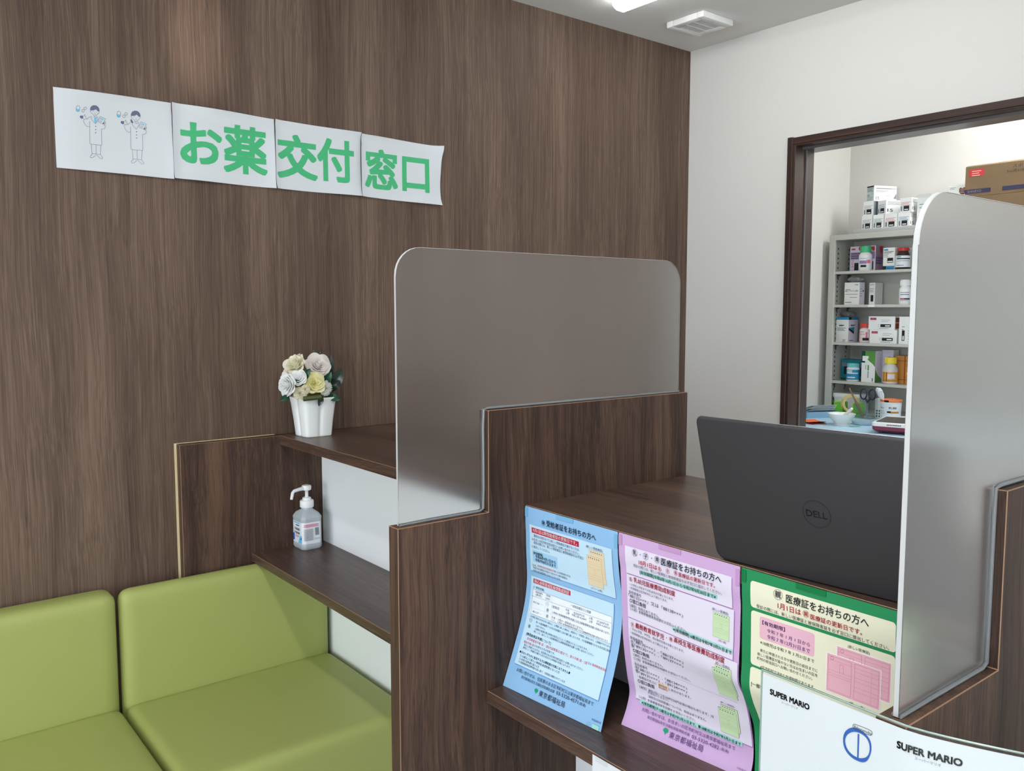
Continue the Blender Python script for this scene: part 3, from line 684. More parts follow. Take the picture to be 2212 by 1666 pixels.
('T', 'スーパーマリオ', 25.2, 45.0, 27.0, 3.0, 'j', 0),
('T', 'SUPER MARIO', 150.8, 205.2, 21.3, 9.4, 'k', 2),
('T', 'スーパーマリオ', 167.4, 188.9, 28.7, 3.2, 'j', 0),
('T', 'Nintendo', 107.9, 125.6, 21.4, 4.2, 'k', 0),
('P',[(108.4,18.5),(124.5,18.3),(126.7,20.0),(125.6,23.1),(122.9,24.0),(108.6,24.0),(106.3,22.8),(106.5,19.8)],0.45,'k',1),
('Q',[(96.1,40.5),(97.4,31.3),(102.9,24.5),(109.7,21.4),(118.8,23.2),(124.9,28.0),(126.6,37.0),(124.4,46.5),(120.9,52.6),(114.8,55.0),(105.3,54.1),(98.5,48.9)],[(98.1,39.1),(100.7,32.1),(106.2,27.1),(112.7,25.3),(119.9,26.7),(124.0,32.0),(124.6,40.3),(121.9,46.9),(117.1,50.2),(112.2,51.7),(105.8,50.7),(100.6,46.8)],'B'),
('F',[(111.6,27.1),(113.3,26.9),(113.4,51.2),(111.9,51.6)],'B')],
'w':[
('F',[(87.2,49.0),(87.2,43.2),(90.4,36.9),(96.6,33.4),(103.2,33.2),(108.6,37.2),(110.8,43.3),(110.2,48.1),(106.5,48.0),(101.7,43.2),(97.2,46.4),(91.6,47.8)],'a'),
('P',[(87.2,49.0),(88.6,53.5),(98.9,62.6),(109.1,51.8),(110.4,48.1)],0.35,'x',0),
('F',[(94.3,49.2),(95.0,50.8),(95.9,50.1),(95.4,48.8)],'x'),
('F',[(102.6,49.8),(103.4,50.8),(104.2,49.9),(103.5,49.0)],'x'),
('P',[(99.4,51.4),(98.8,54.4),(100.2,54.4)],0.25,'x',0),
('P',[(97.3,56.9),(99.1,57.6),(101.2,56.4)],0.25,'x',0),
('P',[(96.0,61.8),(96.4,64.7),(99.6,67.2),(103.1,64.4),(103.4,61.4)],0.35,'x',0),
('P',[(88.7,64.0),(82.0,68.4),(78.5,73.0),(75.9,68.7),(73.5,61.4),(71.8,62.2),(72.2,66.3)],0.35,'x',0),
('F',[(69.0,65.0),(62.5,65.3),(60.4,69.1),(63.3,72.7),(67.6,73.3)],'a'),
('P',[(69.0,65.0),(68.3,70.3),(71.3,75.1),(76.4,71.5)],0.35,'x',0),
('P',[(68.6,76.1),(71.5,85.0),(76.7,91.3),(81.0,92.2),(84.1,91.0)],0.35,'x',0),
('P',[(84.7,77.4),(83.1,135.1),(85.8,137.4),(111.8,137.0),(113.4,133.8),(113.9,93.6),(119.8,92.6),(123.3,88.8),(124.1,82.8)],0.35,'x',0),
('P',[(89.8,64.4),(89.1,69.8),(90.6,73.1),(99.0,81.9),(106.2,68.6),(105.4,62.3)],0.35,'x',0),
('F',[(97.7,65.3),(100.8,64.9),(102.3,69.2),(102.0,76.3),(99.3,81.6),(96.5,77.0),(96.2,71.2)],'A'),
('P',[(111.6,60.6),(124.8,64.9),(118.6,79.9),(105.9,75.7)],0.35,'x',1),
('F',[(112.5,64.2),(120.2,66.7),(119.0,69.9),(111.3,67.4)],'A'),
('P',[(110.6,71.0),(116.6,72.9)],0.3,'x',0),
('P',[(109.6,73.8),(115.4,75.6)],0.3,'x',0),
('P',[(119.1,79.9),(121.8,83.1),(124.3,78.0),(125.0,73.2),(121.7,71.9)],0.35,'x',0),
('F',[(117.0,77.8),(121.6,73.6),(122.6,78.2),(118.6,80.5)],'a'),
('F',[(97.9,87.6),(99.9,87.1),(101.0,88.4),(99.8,90.0),(98.2,89.7)],'a'),
('F',[(97.6,96.2),(99.6,95.8),(100.6,97.0),(99.5,98.6),(97.8,98.3)],'a'),
('F',[(97.2,104.5),(99.3,104.0),(100.3,105.3),(99.1,106.9),(97.5,106.6)],'a'),
('P',[(86.6,138.2),(87.5,161.9)],0.35,'x',0),
('P',[(98.5,137.4),(97.8,161.7)],0.35,'x',0),
('P',[(110.7,137.1),(108.6,161.7)],0.35,'x',0),
('P',[(87.5,161.9),(108.6,161.7)],0.35,'x',0),
('P',[(88.6,162.1),(82.8,169.2),(83.7,173.3),(88.7,172.7),(96.8,165.3)],0.35,'x',0),
('P',[(99.3,163.9),(107.6,172.4),(112.1,173.2),(114.4,169.9),(108.6,161.9)],0.35,'x',0),
('P',[(53.1,44.6),(55.4,40.8),(59.2,40.2),(62.3,42.7),(60.2,54.0),(56.9,56.8),(52.1,54.5)],0.35,'x',1),
('F',[(52.9,48.6),(60.8,49.3),(59.9,54.0),(56.9,56.5),(52.1,54.2)],'A'),
('P',[(78.6,44.4),(77.4,47.2),(74.9,48.6),(72.5,47.9),(71.6,45.4),(72.7,42.6),(75.2,41.1),(77.7,41.9)],0.35,'x',1),
('P',[(72.8,51.6),(71.7,54.4),(69.2,55.9),(66.7,55.1),(65.8,52.6),(67.0,49.8),(69.5,48.4),(71.9,49.1)],0.35,'x',1),
('F',[(191.6,48.4),(191.6,42.4),(195.0,35.9),(201.5,32.3),(208.5,32.2),(214.2,36.2),(216.6,42.5),(215.9,47.4),(212.1,47.4),(207.0,42.4),(202.2,45.7),(196.3,47.1)],'a'),
('P',[(191.6,48.4),(193.2,53.0),(204.1,62.3),(214.8,51.2),(216.2,47.4)],0.35,'x',0),
('F',[(199.1,48.5),(199.9,50.3),(200.9,49.5),(200.3,48.1)],'x'),
('F',[(207.9,49.2),(208.8,50.2),(209.6,49.3),(208.8,48.4)],'x'),
('P',[(204.5,50.8),(204.0,53.9),(205.4,54.0)],0.25,'x',0),
('P',[(202.3,56.5),(204.3,57.2),(206.5,56.0)],0.25,'x',0),
('P',[(201.0,61.6),(201.5,64.5),(204.9,67.1),(208.5,64.2),(208.8,61.1)],0.35,'x',0),
('P',[(193.3,63.8),(186.2,68.4),(182.5,73.0),(179.8,68.6),(177.2,61.2),(175.5,62.0),(175.9,66.1)],0.35,'x',0),
('F',[(172.5,64.8),(165.6,65.1),(163.4,69.0),(166.4,72.8),(171.0,73.4)],'a'),
('P',[(172.5,64.8),(171.7,70.3),(175.0,75.2),(180.3,71.5)],0.35,'x',0),
('P',[(172.0,76.2),(175.1,85.4),(180.7,91.9),(185.3,92.8),(188.6,91.5)],0.35,'x',0),
('P',[(189.1,77.6),(187.7,136.9),(190.5,139.2),(218.1,138.9),(219.7,135.6),(220.1,94.2),(226.3,93.2),(230.0,89.3),(230.8,83.1)],0.35,'x',0),
('P',[(194.5,64.2),(193.7,69.8),(195.3,73.2),(204.3,82.3),(211.9,68.6),(210.9,62.0)],0.35,'x',0),
('F',[(191.3,55.6),(189.4,59.5),(191.0,65.3),(195.5,67.1),(197.4,65.1),(194.6,60.0)],'a'),
('P',[(217.5,60.3),(231.5,64.8),(225.0,80.2),(211.6,75.9)],0.35,'x',1),
('F',[(218.5,64.1),(226.7,66.6),(225.4,69.8),(217.2,67.3)],'A'),
('P',[(216.5,71.0),(222.9,72.9)],0.3,'x',0),
('P',[(215.4,73.9),(221.6,75.8)],0.3,'x',0),
('P',[(225.6,80.1),(228.4,83.4),(231.0,78.2),(231.8,73.2),(228.2,71.9)],0.35,'x',0),
('F',[(223.3,78.0),(228.2,73.7),(229.2,78.5),(225.0,80.8)],'a'),
('F',[(203.2,88.1),(205.3,87.6),(206.4,88.9),(205.2,90.5),(203.4,90.2)],'a'),
('F',[(202.8,97.0),(204.9,96.5),(206.1,97.8),(204.8,99.4),(203.1,99.1)],'a'),
('F',[(202.5,105.5),(204.6,105.0),(205.7,106.3),(204.5,107.9),(202.8,107.6)],'a'),
('P',[(191.4,140.1),(192.4,164.5)],0.35,'x',0),
('P',[(203.9,139.3),(203.3,164.3)],0.35,'x',0),
('P',[(216.9,139.0),(214.8,164.3)],0.35,'x',0),
('P',[(192.4,164.5),(214.8,164.3)],0.35,'x',0),
('P',[(193.6,164.7),(187.5,172.0),(188.5,176.2),(193.8,175.6),(202.3,168.0)],0.35,'x',0),
('P',[(204.9,166.5),(213.8,175.4),(218.5,176.1),(221.0,172.8),(214.8,164.5)],0.35,'x',0),
('P',[(155.6,43.8),(158.0,39.9),(162.0,39.4),(165.3,41.9),(163.2,53.5),(159.6,56.4),(154.6,54.1)],0.35,'x',1),
('F',[(155.4,48.0),(163.7,48.7),(162.8,53.5),(159.6,56.1),(154.6,53.7)],'A'),
('P',[(182.5,43.6),(181.3,46.5),(178.6,48.0),(176.1,47.2),(175.1,44.7),(176.3,41.8),(178.9,40.3),(181.5,41.1)],0.35,'x',1),
('P',[(176.5,51.1),(175.3,53.9),(172.6,55.4),(170.0,54.7),(169.1,52.1),(170.2,49.2),(172.9,47.7),(175.5,48.5)],0.35,'x',1),
('X','お',320.4,441.7,43.5,160.6,'1'),
('X','薬',445.8,580.4,34.1,175.8,'1'),
('X','交',611.5,747.9,39.4,175.5,'1'),
('X','付',747.9,877.2,35.6,171.8,'1'),
('X','窓',915.6,1042.2,49.8,180.9,'1'),
('X','口',1060.2,1168.3,61.0,177.9,'1')],
}

reqs = [('国国国国', 0)]
for L in PRINT.values():
    for e in L:
        if e[0] == 'T': reqs.append((e[1], e[7]))
        if e[0] == 'C': reqs.append((e[1], 1))
        if e[0] == 'X': reqs.append((e[1], 0))
SMALL = ['500g', '酸化マグネシウム原末', '10%', '配合散', 'スポイト', '3ml用×100本入', 'SHINRYO', '15', 'DELL', '手指消毒', '乳酸', '10cm']
for b_ in SMALL: reqs.append((b_, 0)); reqs.append((b_, 1))
glyphs(reqs)
gv = GLY[('国国国国', 0)][0]; EM = (max(v[0] for v in gv) - min(v[0] for v in gv)) / 3.9

def cubic(P, k, t):
    n = len(P); t0, t1 = P[0][0], P[-1][0]; h = (t1 - t0) / (n - 1); u = (t - t0) / h; i = max(0, min(n - 2, int(math.floor(u)))); f = u - i
    g = lambda a: P[max(0, min(n - 1, a))][k] if 0 <= a < n else (2 * P[0][k] - P[1][k] if a < 0 else 2 * P[-1][k] - P[-2][k])
    a, b, c, d = g(i - 1), g(i), g(i + 1), g(i + 2)
    return b + .5 * f * (c - a + f * (2 * a - 5 * b + 4 * c - d + f * (3 * (b - c) + d - a)))
def softmin(a, b, k=.0006): return min(a, b) - k * math.log(1 + math.exp(-abs(a - b) / k))
def poster_fn(y0, y1, Lp, Rp, W=257.0):
    def base(s, t):
        a = s / W; tm = t / 1000.
        l = (cubic(Lp, 1, tm), cubic(Lp, 2, tm)); r = (cubic(Rp, 1, tm), cubic(Rp, 2, tm))
        return Vector((softmin(l[0] * (1 - a) + r[0] * a, XF - .0016 + max(0, tm - .030) ** 2 * 4.5), y0 + (y1 - y0) * a, 1.5 + l[1] * (1 - a) + r[1] * a))
    def fn(s, t, lift=0):
        p = base(s, t)
        if not lift: return p
        n = (base(s, t + 2) - base(s, t - 2)).cross(base(s + 2, t) - base(s - 2, t)).normalized()
        if n.x > 0: n = -n
        return p + n * lift
    return fn
PCOL = dict(b=('paper_sky_blue', (138, 184, 224)), p=('paper_lilac', (200, 165, 209)), g=('paper_green', (18, 134, 80)))
TAPE = dict(b=('tape_blue_tint', (120, 178, 218)), p=('tape_lilac_tint', (192, 150, 196)), g=('tape_green_tint', (8, 118, 66)))
def poster(k, y0, y1, label):
    fn = poster_fn(y0, y1, *PROF[k]); mb = MB()
    mb.grid(lambda u, v: fn(u * 257, v * 364), 10, 104)
    mb.grid(lambda u, v: fn(257 - u * 257, v * 364, -.0003), 10, 104)
    p = Print(fn, mb, [mat(*PCOL[k], .6)]); p.run(PRINT[k])
    o = mb.build('notice_poster', p.mats, origin=fn(128, 364), fix=False, angle=60)
    for s0, t0, s1, t1 in ((0, 3, 8, 21), (93, -.4, 141, 8), (249, 5, 257, 30)):
        tb = MB(); tb.grid(lambda u, v: fn(s0 + (s1 - s0) * u, t0 + (t1 - t0) * v, .0011), 4, 6)
        tb.grid(lambda u, v: fn(s1 - (s1 - s0) * u, t0 + (t1 - t0) * v, .0007), 4, 6)
        if s0 == 93:   # folded over the edge on to the counter top
            a = fn(s0, -.4, .0011); b = fn(s1, -.4, .0011)
            cb = MB(); cb.add([a, b, (1.078, b.y, ZT + .0004), (1.078, a.y, ZT + .0004)], [(0, 1, 2, 3)]); cb.build('tape_strip', M_clear, o, fix=False)
        tb.build('tape_strip', mat(*TAPE[k], .25), o, fix=False)
    tag(o, label, 'poster', 'notices hanging from the counter edge')
poster('b', 1.289, 1.032, 'light blue notice with red headings, leftmost of three hanging from the counter edge')
poster('p', 1.0295, .7725, 'lilac notice with green certificates, middle of three hanging from the counter edge')
poster('g', .769, .512, 'green bordered cream notice with pink certificates below the laptop')

# wall sign: four sheets
GREEN = ink('1')
SX0, SZ0 = .482, 2.0815
def sign_sheet(i, s0, s1, tl, tr, bl, br, chars, label, seed):
    rnd = random.Random(seed); ph = [rnd.uniform(0, 6) for _ in range(4)]
    def fn(s, t, lift=0):
        u = (s - s0) / (s1 - s0); top = tl + (tr - tl) * u; bot = bl + (br - bl) * u; v = (t - top) / (bot - top)
        wv = .0024 * (1 + math.sin(5.2 * u + ph[0] + 1.3 * v)) * min(1, 6 * u + .15, 6 * (1 - u) + .15) + .0030 * math.exp(-((v - .12 - .05 * math.sin(3 * u + ph[2])) / .05) ** 2) * (.4 + .6 * math.sin(2.5 * u + ph[3]) ** 2)
        edge = .008 * max(0, 1 - u / .10) ** 2 * (i > 0) + (.022 * math.exp(-(v / .16) ** 2) + .004 * (1 + math.sin(7 * v)) if i == 3 else .006 * (.6 + .6 * math.sin(3 * v + ph[1]))) * max(0, (u - .86) / .14) ** 2 + (.005 + .004 * math.sin(6 * u + ph[2])) * max(0, (v - .84) / .16) ** 2 + (.004 + .004 * math.sin(5 * u + ph[1])) * max(0, (.10 - v) / .10) ** 2
        edge = max(0, edge)
        return Vector((SX0 + s / 1000., YW - .0012 - wv - edge - lift - (.0012 if i in (1, 3) else 0), SZ0 - t / 1000.))
    mb = MB(); T = lambda u, v: (s0 + (s1 - s0) * u, (tl + (tr - tl) * u) * (1 - v) + (bl + (br - bl) * u) * v)
    mb.grid(lambda u, v: fn(*T(u, v)), 24, 18); mb.grid(lambda u, v: fn(*T(1 - u, v), -.0003), 24, 18)
    p = Print(fn, mb, [M_paper]); p.run([(e[0], e[1], e[2] * 2.2) + tuple(e[3:]) if e[0] == 'P' else e for e in PRINT['w'] if e[0] != 'X'] if i == 0 else [])
    for e in PRINT['w']:
        if e[0] == 'X' and e[1] in chars:
            q, ff = heavy(e[1], .026, e[3] - e[2], e[5] - e[4]); p.put([(e[2] + x, e[4] + y) for x, y in q], ff, '1', .45)
    o = mb.build('sign_sheet', p.mats, fix=False, angle=60)
    tag(o, label, 'sign', 'sheets of the paper sign on the wood wall')
sign_sheet(0, 0, 300, 0, -3, 208, 210, '', 'white sign sheet with two line drawn pharmacists in coats', 1)
sign_sheet(1, 300, 605, -4, 1, 208, 210, 'お薬', 'white sign sheet with two green characters, beside the drawn pharmacists', 2)
sign_sheet(2, 606.5, 902, 1, 4, 210, 209, '交付', 'white sign sheet with two green characters, third sheet from the left', 3)
sign_sheet(3, 900.5, 1215, 8, 13, 210, 216, '窓口', 'white sign sheet with curled right edge, nearest to the white wall', 4)

# printed sheet in a clear case, taped to the front edge of the near partition
def case_fn(s, t, lift=0):
    a = max(0, s - 160.); x = .7655 + (.033 * (a / 91.) ** 1.3 if a < 91 else .033 + (a - 91) * .00047)
    return Vector((x - lift, .526 - s / 1000., 1.111 - t / 1000.))
mb = MB(); S2, T2 = 440., 315.
rings = []
for i in range(31):
    s = S2 * i / 30; rings.append([case_fn(s, 0, .0008), case_fn(s, T2, .0008), case_fn(s, T2, -.0008), case_fn(s, 0, -.0008)])
mb.loft(rings); case = mb.build('card_case', M_clear, origin=case_fn(160, 0), angle=30)
rb = MB()   # thin reflective rim of the clear case
rb.tube([case_fn(S2 * i / 30, .3, 0) for i in range(31)], .0011, 6); rb.tube([case_fn(.3, T2 * i / 10, 0) for i in range(11)], .0011, 6)
rb.build('rim', mat('case_rim_greenish', (176, 200, 192), .2, trans=.5), case)
tag(case, 'clear plastic card case taped across the front of the near partition', 'card case')
def pap(s, t, lift=0): return case_fn(s, t, lift)
mb = MB(); pt = lambda s: 3.6 + (1.1 * s / 130. if s < 130 else 1.1 - (s - 130) * .004)
mb.grid(lambda u, v: pap(1.2 + 425 * u, pt(425 * u) * (1 - v) + 306 * v), 30, 4); mb.grid(lambda u, v: pap(426.2 - 425 * u, pt(425 - 425 * u) * (1 - v) + 306 * v, -.0002), 30, 4)
p = Print(pap, mb, [M_paper]); p.run(PRINT['c'])
tag(mb.build('printed_sheet', p.mats, fix=False, origin=case_fn(160, 4)), 'white sheet with black lettering and a blue pen mark inside the clear case', 'paper')

# plain sheet taped to the front edge of the near bag shelf
mb = MB(); mb.grid(lambda u, v: (XSH - .0012 - .012 * v * v, .992 - .210 * u, ZS - .003 - .297 * v), 6, 10); mb.grid(lambda u, v: (XSH - .0009 - .012 * v * v, .782 + .210 * u, ZS - .003 - .297 * v), 6, 10)
o = mb.build('paper_sheet', M_paper, fix=False, origin=(XSH, .887, ZS - .30)); tag(o, 'plain white sheet taped under the front edge of the near bag shelf', 'paper')
tb = MB(); tb.add([(XSH - .0016, .985, ZS - .012), (XSH - .0016, .955, ZS - .012), (XSH - .0014, .955, ZS + .0006), (XSH - .0014, .985, ZS + .0006), (XSH + .030, .968, ZS + .0006), (XSH + .026, .990, ZS + .0006)], [(0, 1, 2, 3), (3, 2, 4, 5)]); tb.build('tape_strip', M_clear, o, fix=False)

# ------------------------------------------------------------------ laptop
def laptop():
    hinge = Vector((1.0823, .6418, ZT)); psi, ti, w, h = -.0694, .279, .360, .2395
    ax = Vector((math.sin(psi), math.cos(psi), 0)); back = Vector((-math.cos(psi) * math.sin(ti), math.sin(psi) * math.sin(ti), math.cos(ti))); fr = Vector((math.cos(psi), -math.sin(psi), 0))
    nrm = ax.cross(back).normalized()
    if nrm.x > 0: nrm = -nrm                          # outer face of the lid looks at the customer
    t = empty('laptop', hinge + fr * .1); hinge = hinge + Vector((0, 0, .0012))
    M_lid = mat('laptop_lid_charcoal', (56, 55, 58), .5, metal=.25, bump=(1500, .05)); M_edge_l = mat('laptop_edge_silver', (150, 148, 152), .35, metal=.6)
    r = .011; pts = [(-w / 2, 0), (w / 2, 0), (w / 2, h), (-w / 2, h)]; out = []
    for (cx, cy, a0, rr) in ((-w / 2, 0, 180, .016), (w / 2, 0, 270, .016), (w / 2, h, 0, r), (-w / 2, h, 90, r)):
        sx = 1 if cx < 0 else -1; sy = 1 if cy == 0 else -1
        for i in range(7): a = math.radians(a0 + 90 * i / 6); out.append((cx + sx * rr + rr * math.cos(a), cy + sy * rr + rr * math.sin(a)))
    P = lambda q, d: hinge + ax * q[0] + back * q[1] + nrm * d
    sh = lambda k: [((x) * k, (y - h / 2) * (1 - (1 - k) * w / h) + h / 2) for x, y in out]
    m = MB(); m.loft([[P(q, -.0005) for q in out], [P(q, .0012) for q in out], [P(q, .0030) for q in sh(.994)], [P(q, .0036) for q in sh(.982)]])
    lid = m.build('screen_lid', M_lid, t, origin=hinge, angle=50)
    e = MB(); e.tube([P(q, -.0004) for q in out], .0007, 6, closed=True); e.build('rim', M_edge_l, lid)
    s = MB(); s.add([P((x, y), -.001) for x, y in ((-w / 2 + .006, .02), (w / 2 - .006, .02), (w / 2 - .006, h - .006), (-w / 2 + .006, h - .006))], [(0, 1, 2, 3)]); s.build('display', mat('laptop_display_dark', (18, 20, 24), .15), lid, fix=False)
    # embossed round maker's mark
    g = MB(); c = (0, .112); R_ = .021
    P2 = lambda q, d: P(q, .0036 + d)
    n = 40; ring = [[P2((c[0] - rr * math.cos(2 * PI * i / n), c[1] + rr * math.sin(2 * PI * i / n)), d) for i in range(n)] for rr, d in ((R_, .0000), (R_, .00045), (R_ - .0012, .00045), (R_ - .0012, 0))]
    g.loft(ring, 0, (False, False))
    vs, fs = GLY[('DELL', 1)]; x0 = min(v[0] for v in vs); x1 = max(v[0] for v in vs); y0 = min(v[1] for v in vs)
    for d, flip in ((.0003, 0),): g.add([P2((c[0] + .0155 - (v[0] - x0) / (x1 - x0) * .031, c[1] - .0055 + (v[1] - y0) * .0142), d) for v in vs], fs)
    g.build('emblem', mat('laptop_emblem', (58, 58, 63), .42, metal=.5), lid, fix=False)
    b = MB(); q = [(-w / 2 + .001, .012), (w / 2 - .001, .012), (w / 2 - .001, .245), (-w / 2 + .001, .245)]
    B_ = lambda u, z: Vector((hinge.x, hinge.y, ZT + z)) + ax * u[0] + fr * u[1]
    b.loft([[B_(u, .0015) for u in q], [B_(u, .004) for u in q], [B_(u, .0155) for u in q]]); bs = b.build('base', M_lid, t, bevel=.002)
    k = MB()
    for i in range(5):
        for jx in range(14): x = -w / 2 + .03 + jx * .0216; y = .035 + i * .019; k.add([B_((x + a * .018, y + c_ * .0155), .0155 + zz) for zz in (0, .0012) for a, c_ in ((0, 0), (1, 0), (1, 1), (0, 1))], [(0, 1, 2, 3), (4, 5, 6, 7), (0, 1, 5, 4), (1, 2, 6, 5), (2, 3, 7, 6), (3, 0, 4, 7)])
    k.build('keyboard', M_black, bs)
    hb = MB(); hb.tube([hinge + ax * -.12 + fr * .008 + Vector((0, 0, .008)), hinge + ax * .12 + fr * .008 + Vector((0, 0, .008))], .006, 12); hb.build('hinge', M_black, t)
    tag(t, 'dark grey laptop standing open on the near counter top, lid towards the customer', 'laptop')
laptop()

# ------------------------------------------------------------------ pump bottle of hand sanitiser
def pump_bottle():
    cx, cy, z = 1.1335, 2.462, ZS; t = empty('pump_bottle', (cx, cy, z)); hx, hy = .0345, .041
    def oct_(k, zz, c=.30, add=0):
        a, b = hx * k + add, hy * k + add; e = c * a
        base = [(-a + e, -b), (a - e, -b), (a, -b + e), (a, b - e), (a - e, b), (-a + e, b), (-a, b - e), (-a, -b + e)]
        o = []                                            # soften every corner
        for i in range(8):
            p, q, n = Vector(base[i - 1]), Vector(base[i]), Vector(base[(i + 1) % 8])
            for f in (.22, .06): o.append(q.lerp(p, f))
            for f in (.06, .22): o.append(q.lerp(n, f))
        return [(cx + v.x, cy + v.y, z + zz) for v in o]
    def circ(r, zz): 
        n = 32; o = oct_(1, zz); res = []
        for x, y, _ in o: a = math.atan2(y - cy, x - cx); res.append((cx + r * math.cos(a), cy + r * math.sin(a), z + zz))
        return res
    M_b = mat('bottle_translucent_pe', (214, 226, 232), .35, trans=.35, spec=.4)
    m = MB(); m.loft([oct_(.93, 0), oct_(1, .004), oct_(1, .012), oct_(.985, .016), oct_(.985, .092), oct_(1.01, .097), oct_(.99, .101), oct_(.80, .112), circ(.0185, .122), circ(.0175, .124), circ(.0175, .133)])
    body = m.build('bottle_body', M_b, t, angle=40)
    # label wrapped round the two visible faces
    ln = []
    def wrap(u, v, lift=0):                               # u in mm along the wrap, v mm down
        ring = [Vector((x, y, 0)) for x, y, _ in oct_(.985, 0, add=.0004 + lift)]
        order = [26, 25, 24, 31, 30, 29, 28, 3, 2, 1, 0, 7, 6, 5, 4]; order = [i % 32 for i in range(26, 26 + 16)]
        pts = [ring[i % 32] for i in range(24, 24 + 16)]
        L = [0]
        for a, b in zip(pts, pts[1:]): L.append(L[-1] + (b - a).length)
        d = (u / 100.) * L[-1]
        for i in range(len(pts) - 1):
            if d <= L[i + 1] or i == len(pts) - 2:
                p_ = pts[i].lerp(pts[i + 1], (d - L[i]) / max(1e-9, L[i + 1] - L[i])); return Vector((p_.x, p_.y, z + .0865 - v / 1000.))
    lb = MB(); U = [i * 2.5 for i in range(41)]
    lb.add([wrap(u, v) for v in (0, 68) for u in U], [(i, i + 1, 42 + i, 41 + i) for i in range(40)])
    p = Print(lambda s, t_, l=0: wrap(s, t_, l + .0002), lb, [mat('label_white', (232, 238, 244), .4)]); p.lv = .1
    def rc(s0, t0, s1, t1, c): p.rect(s0, t0, s1, t1, c, 0, 80, 10)
    rc(8, 2, 40, 5.5, 'A'); p.text('手指消毒', 12, 40, 24, 9, 'n', 1); p.text('手指消毒', 10, 40, 36, 8, 'B', 1); rc(20, 10, 38, 13, 'm'); rc(3, 40, 12, 62, 'B'); rc(16, 44, 38, 45.5, 'e'); rc(16, 48, 34, 49, 'e')
    p.lv += .09; p.put([(40, 44), (50, 40), (50, 66), (33, 66)], [(0, 1, 2, 3)], 'A'); p.lv += .09; p.put([(43, 52), (50, 44), (50, 56)], [(0, 1, 2)], 'B')
    for i in range(4): rc(56, 5 + 2.6 * i, 93, 6.4 + 2.6 * i, 'p')
    for i in range(15): rc(56, 20 + 2.5 * i, 79, 21 + 2.5 * i, 'j')
    for i in range(12): rc(83, 18 + 2.0 * i, 92, 19.1 + 2.0 * i, 'n')
    p.ring(84, 52, 2.2, 'm', .5, 10); p.ring(91, 52, 2.2, 'm', .5, 10)
    lb.build('bottle_label', p.mats, t, fix=False)
    m = MB(); m.lathe([(.0205, .128), (.0215, .130), (.0215, .147), (.020, .150), (.0135, .151), (.0135, .157), (.012, .159)], (cx, cy, z), 36); m.build('pump_collar', M_white_plastic, t, angle=40)
    m = MB(); m.lathe([(.006, .157), (.0052, .165), (.0052, .182)], (cx, cy, z), 20); m.build('pump_stem', M_white_plastic, t)
    d = Vector((-.97, -.22, 0)).normalized(); m = MB()
    m.lathe([(.010, .181), (.014, .183), (.015, .192), (.0135, .197), (.008, .1985)], (cx, cy, z), 28)
    c0 = Vector((cx, cy, z + .189)); m.tube([c0 + d * .008, c0 + d * .03 + Vector((0, 0, -.001)), c0 + d * .048 + Vector((0, 0, -.003)), c0 + d * .053 + Vector((0, 0, -.008)), c0 + d * .058 + Vector((0, 0, -.028))], [.0065, .0055, .005, .005, .0042], 14)
    m.build('pump_head', M_white_plastic, t, angle=45)
    tag(t, 'hand sanitizer pump bottle standing on the far bag shelf by the white panel', 'bottle')
pump_bottle()

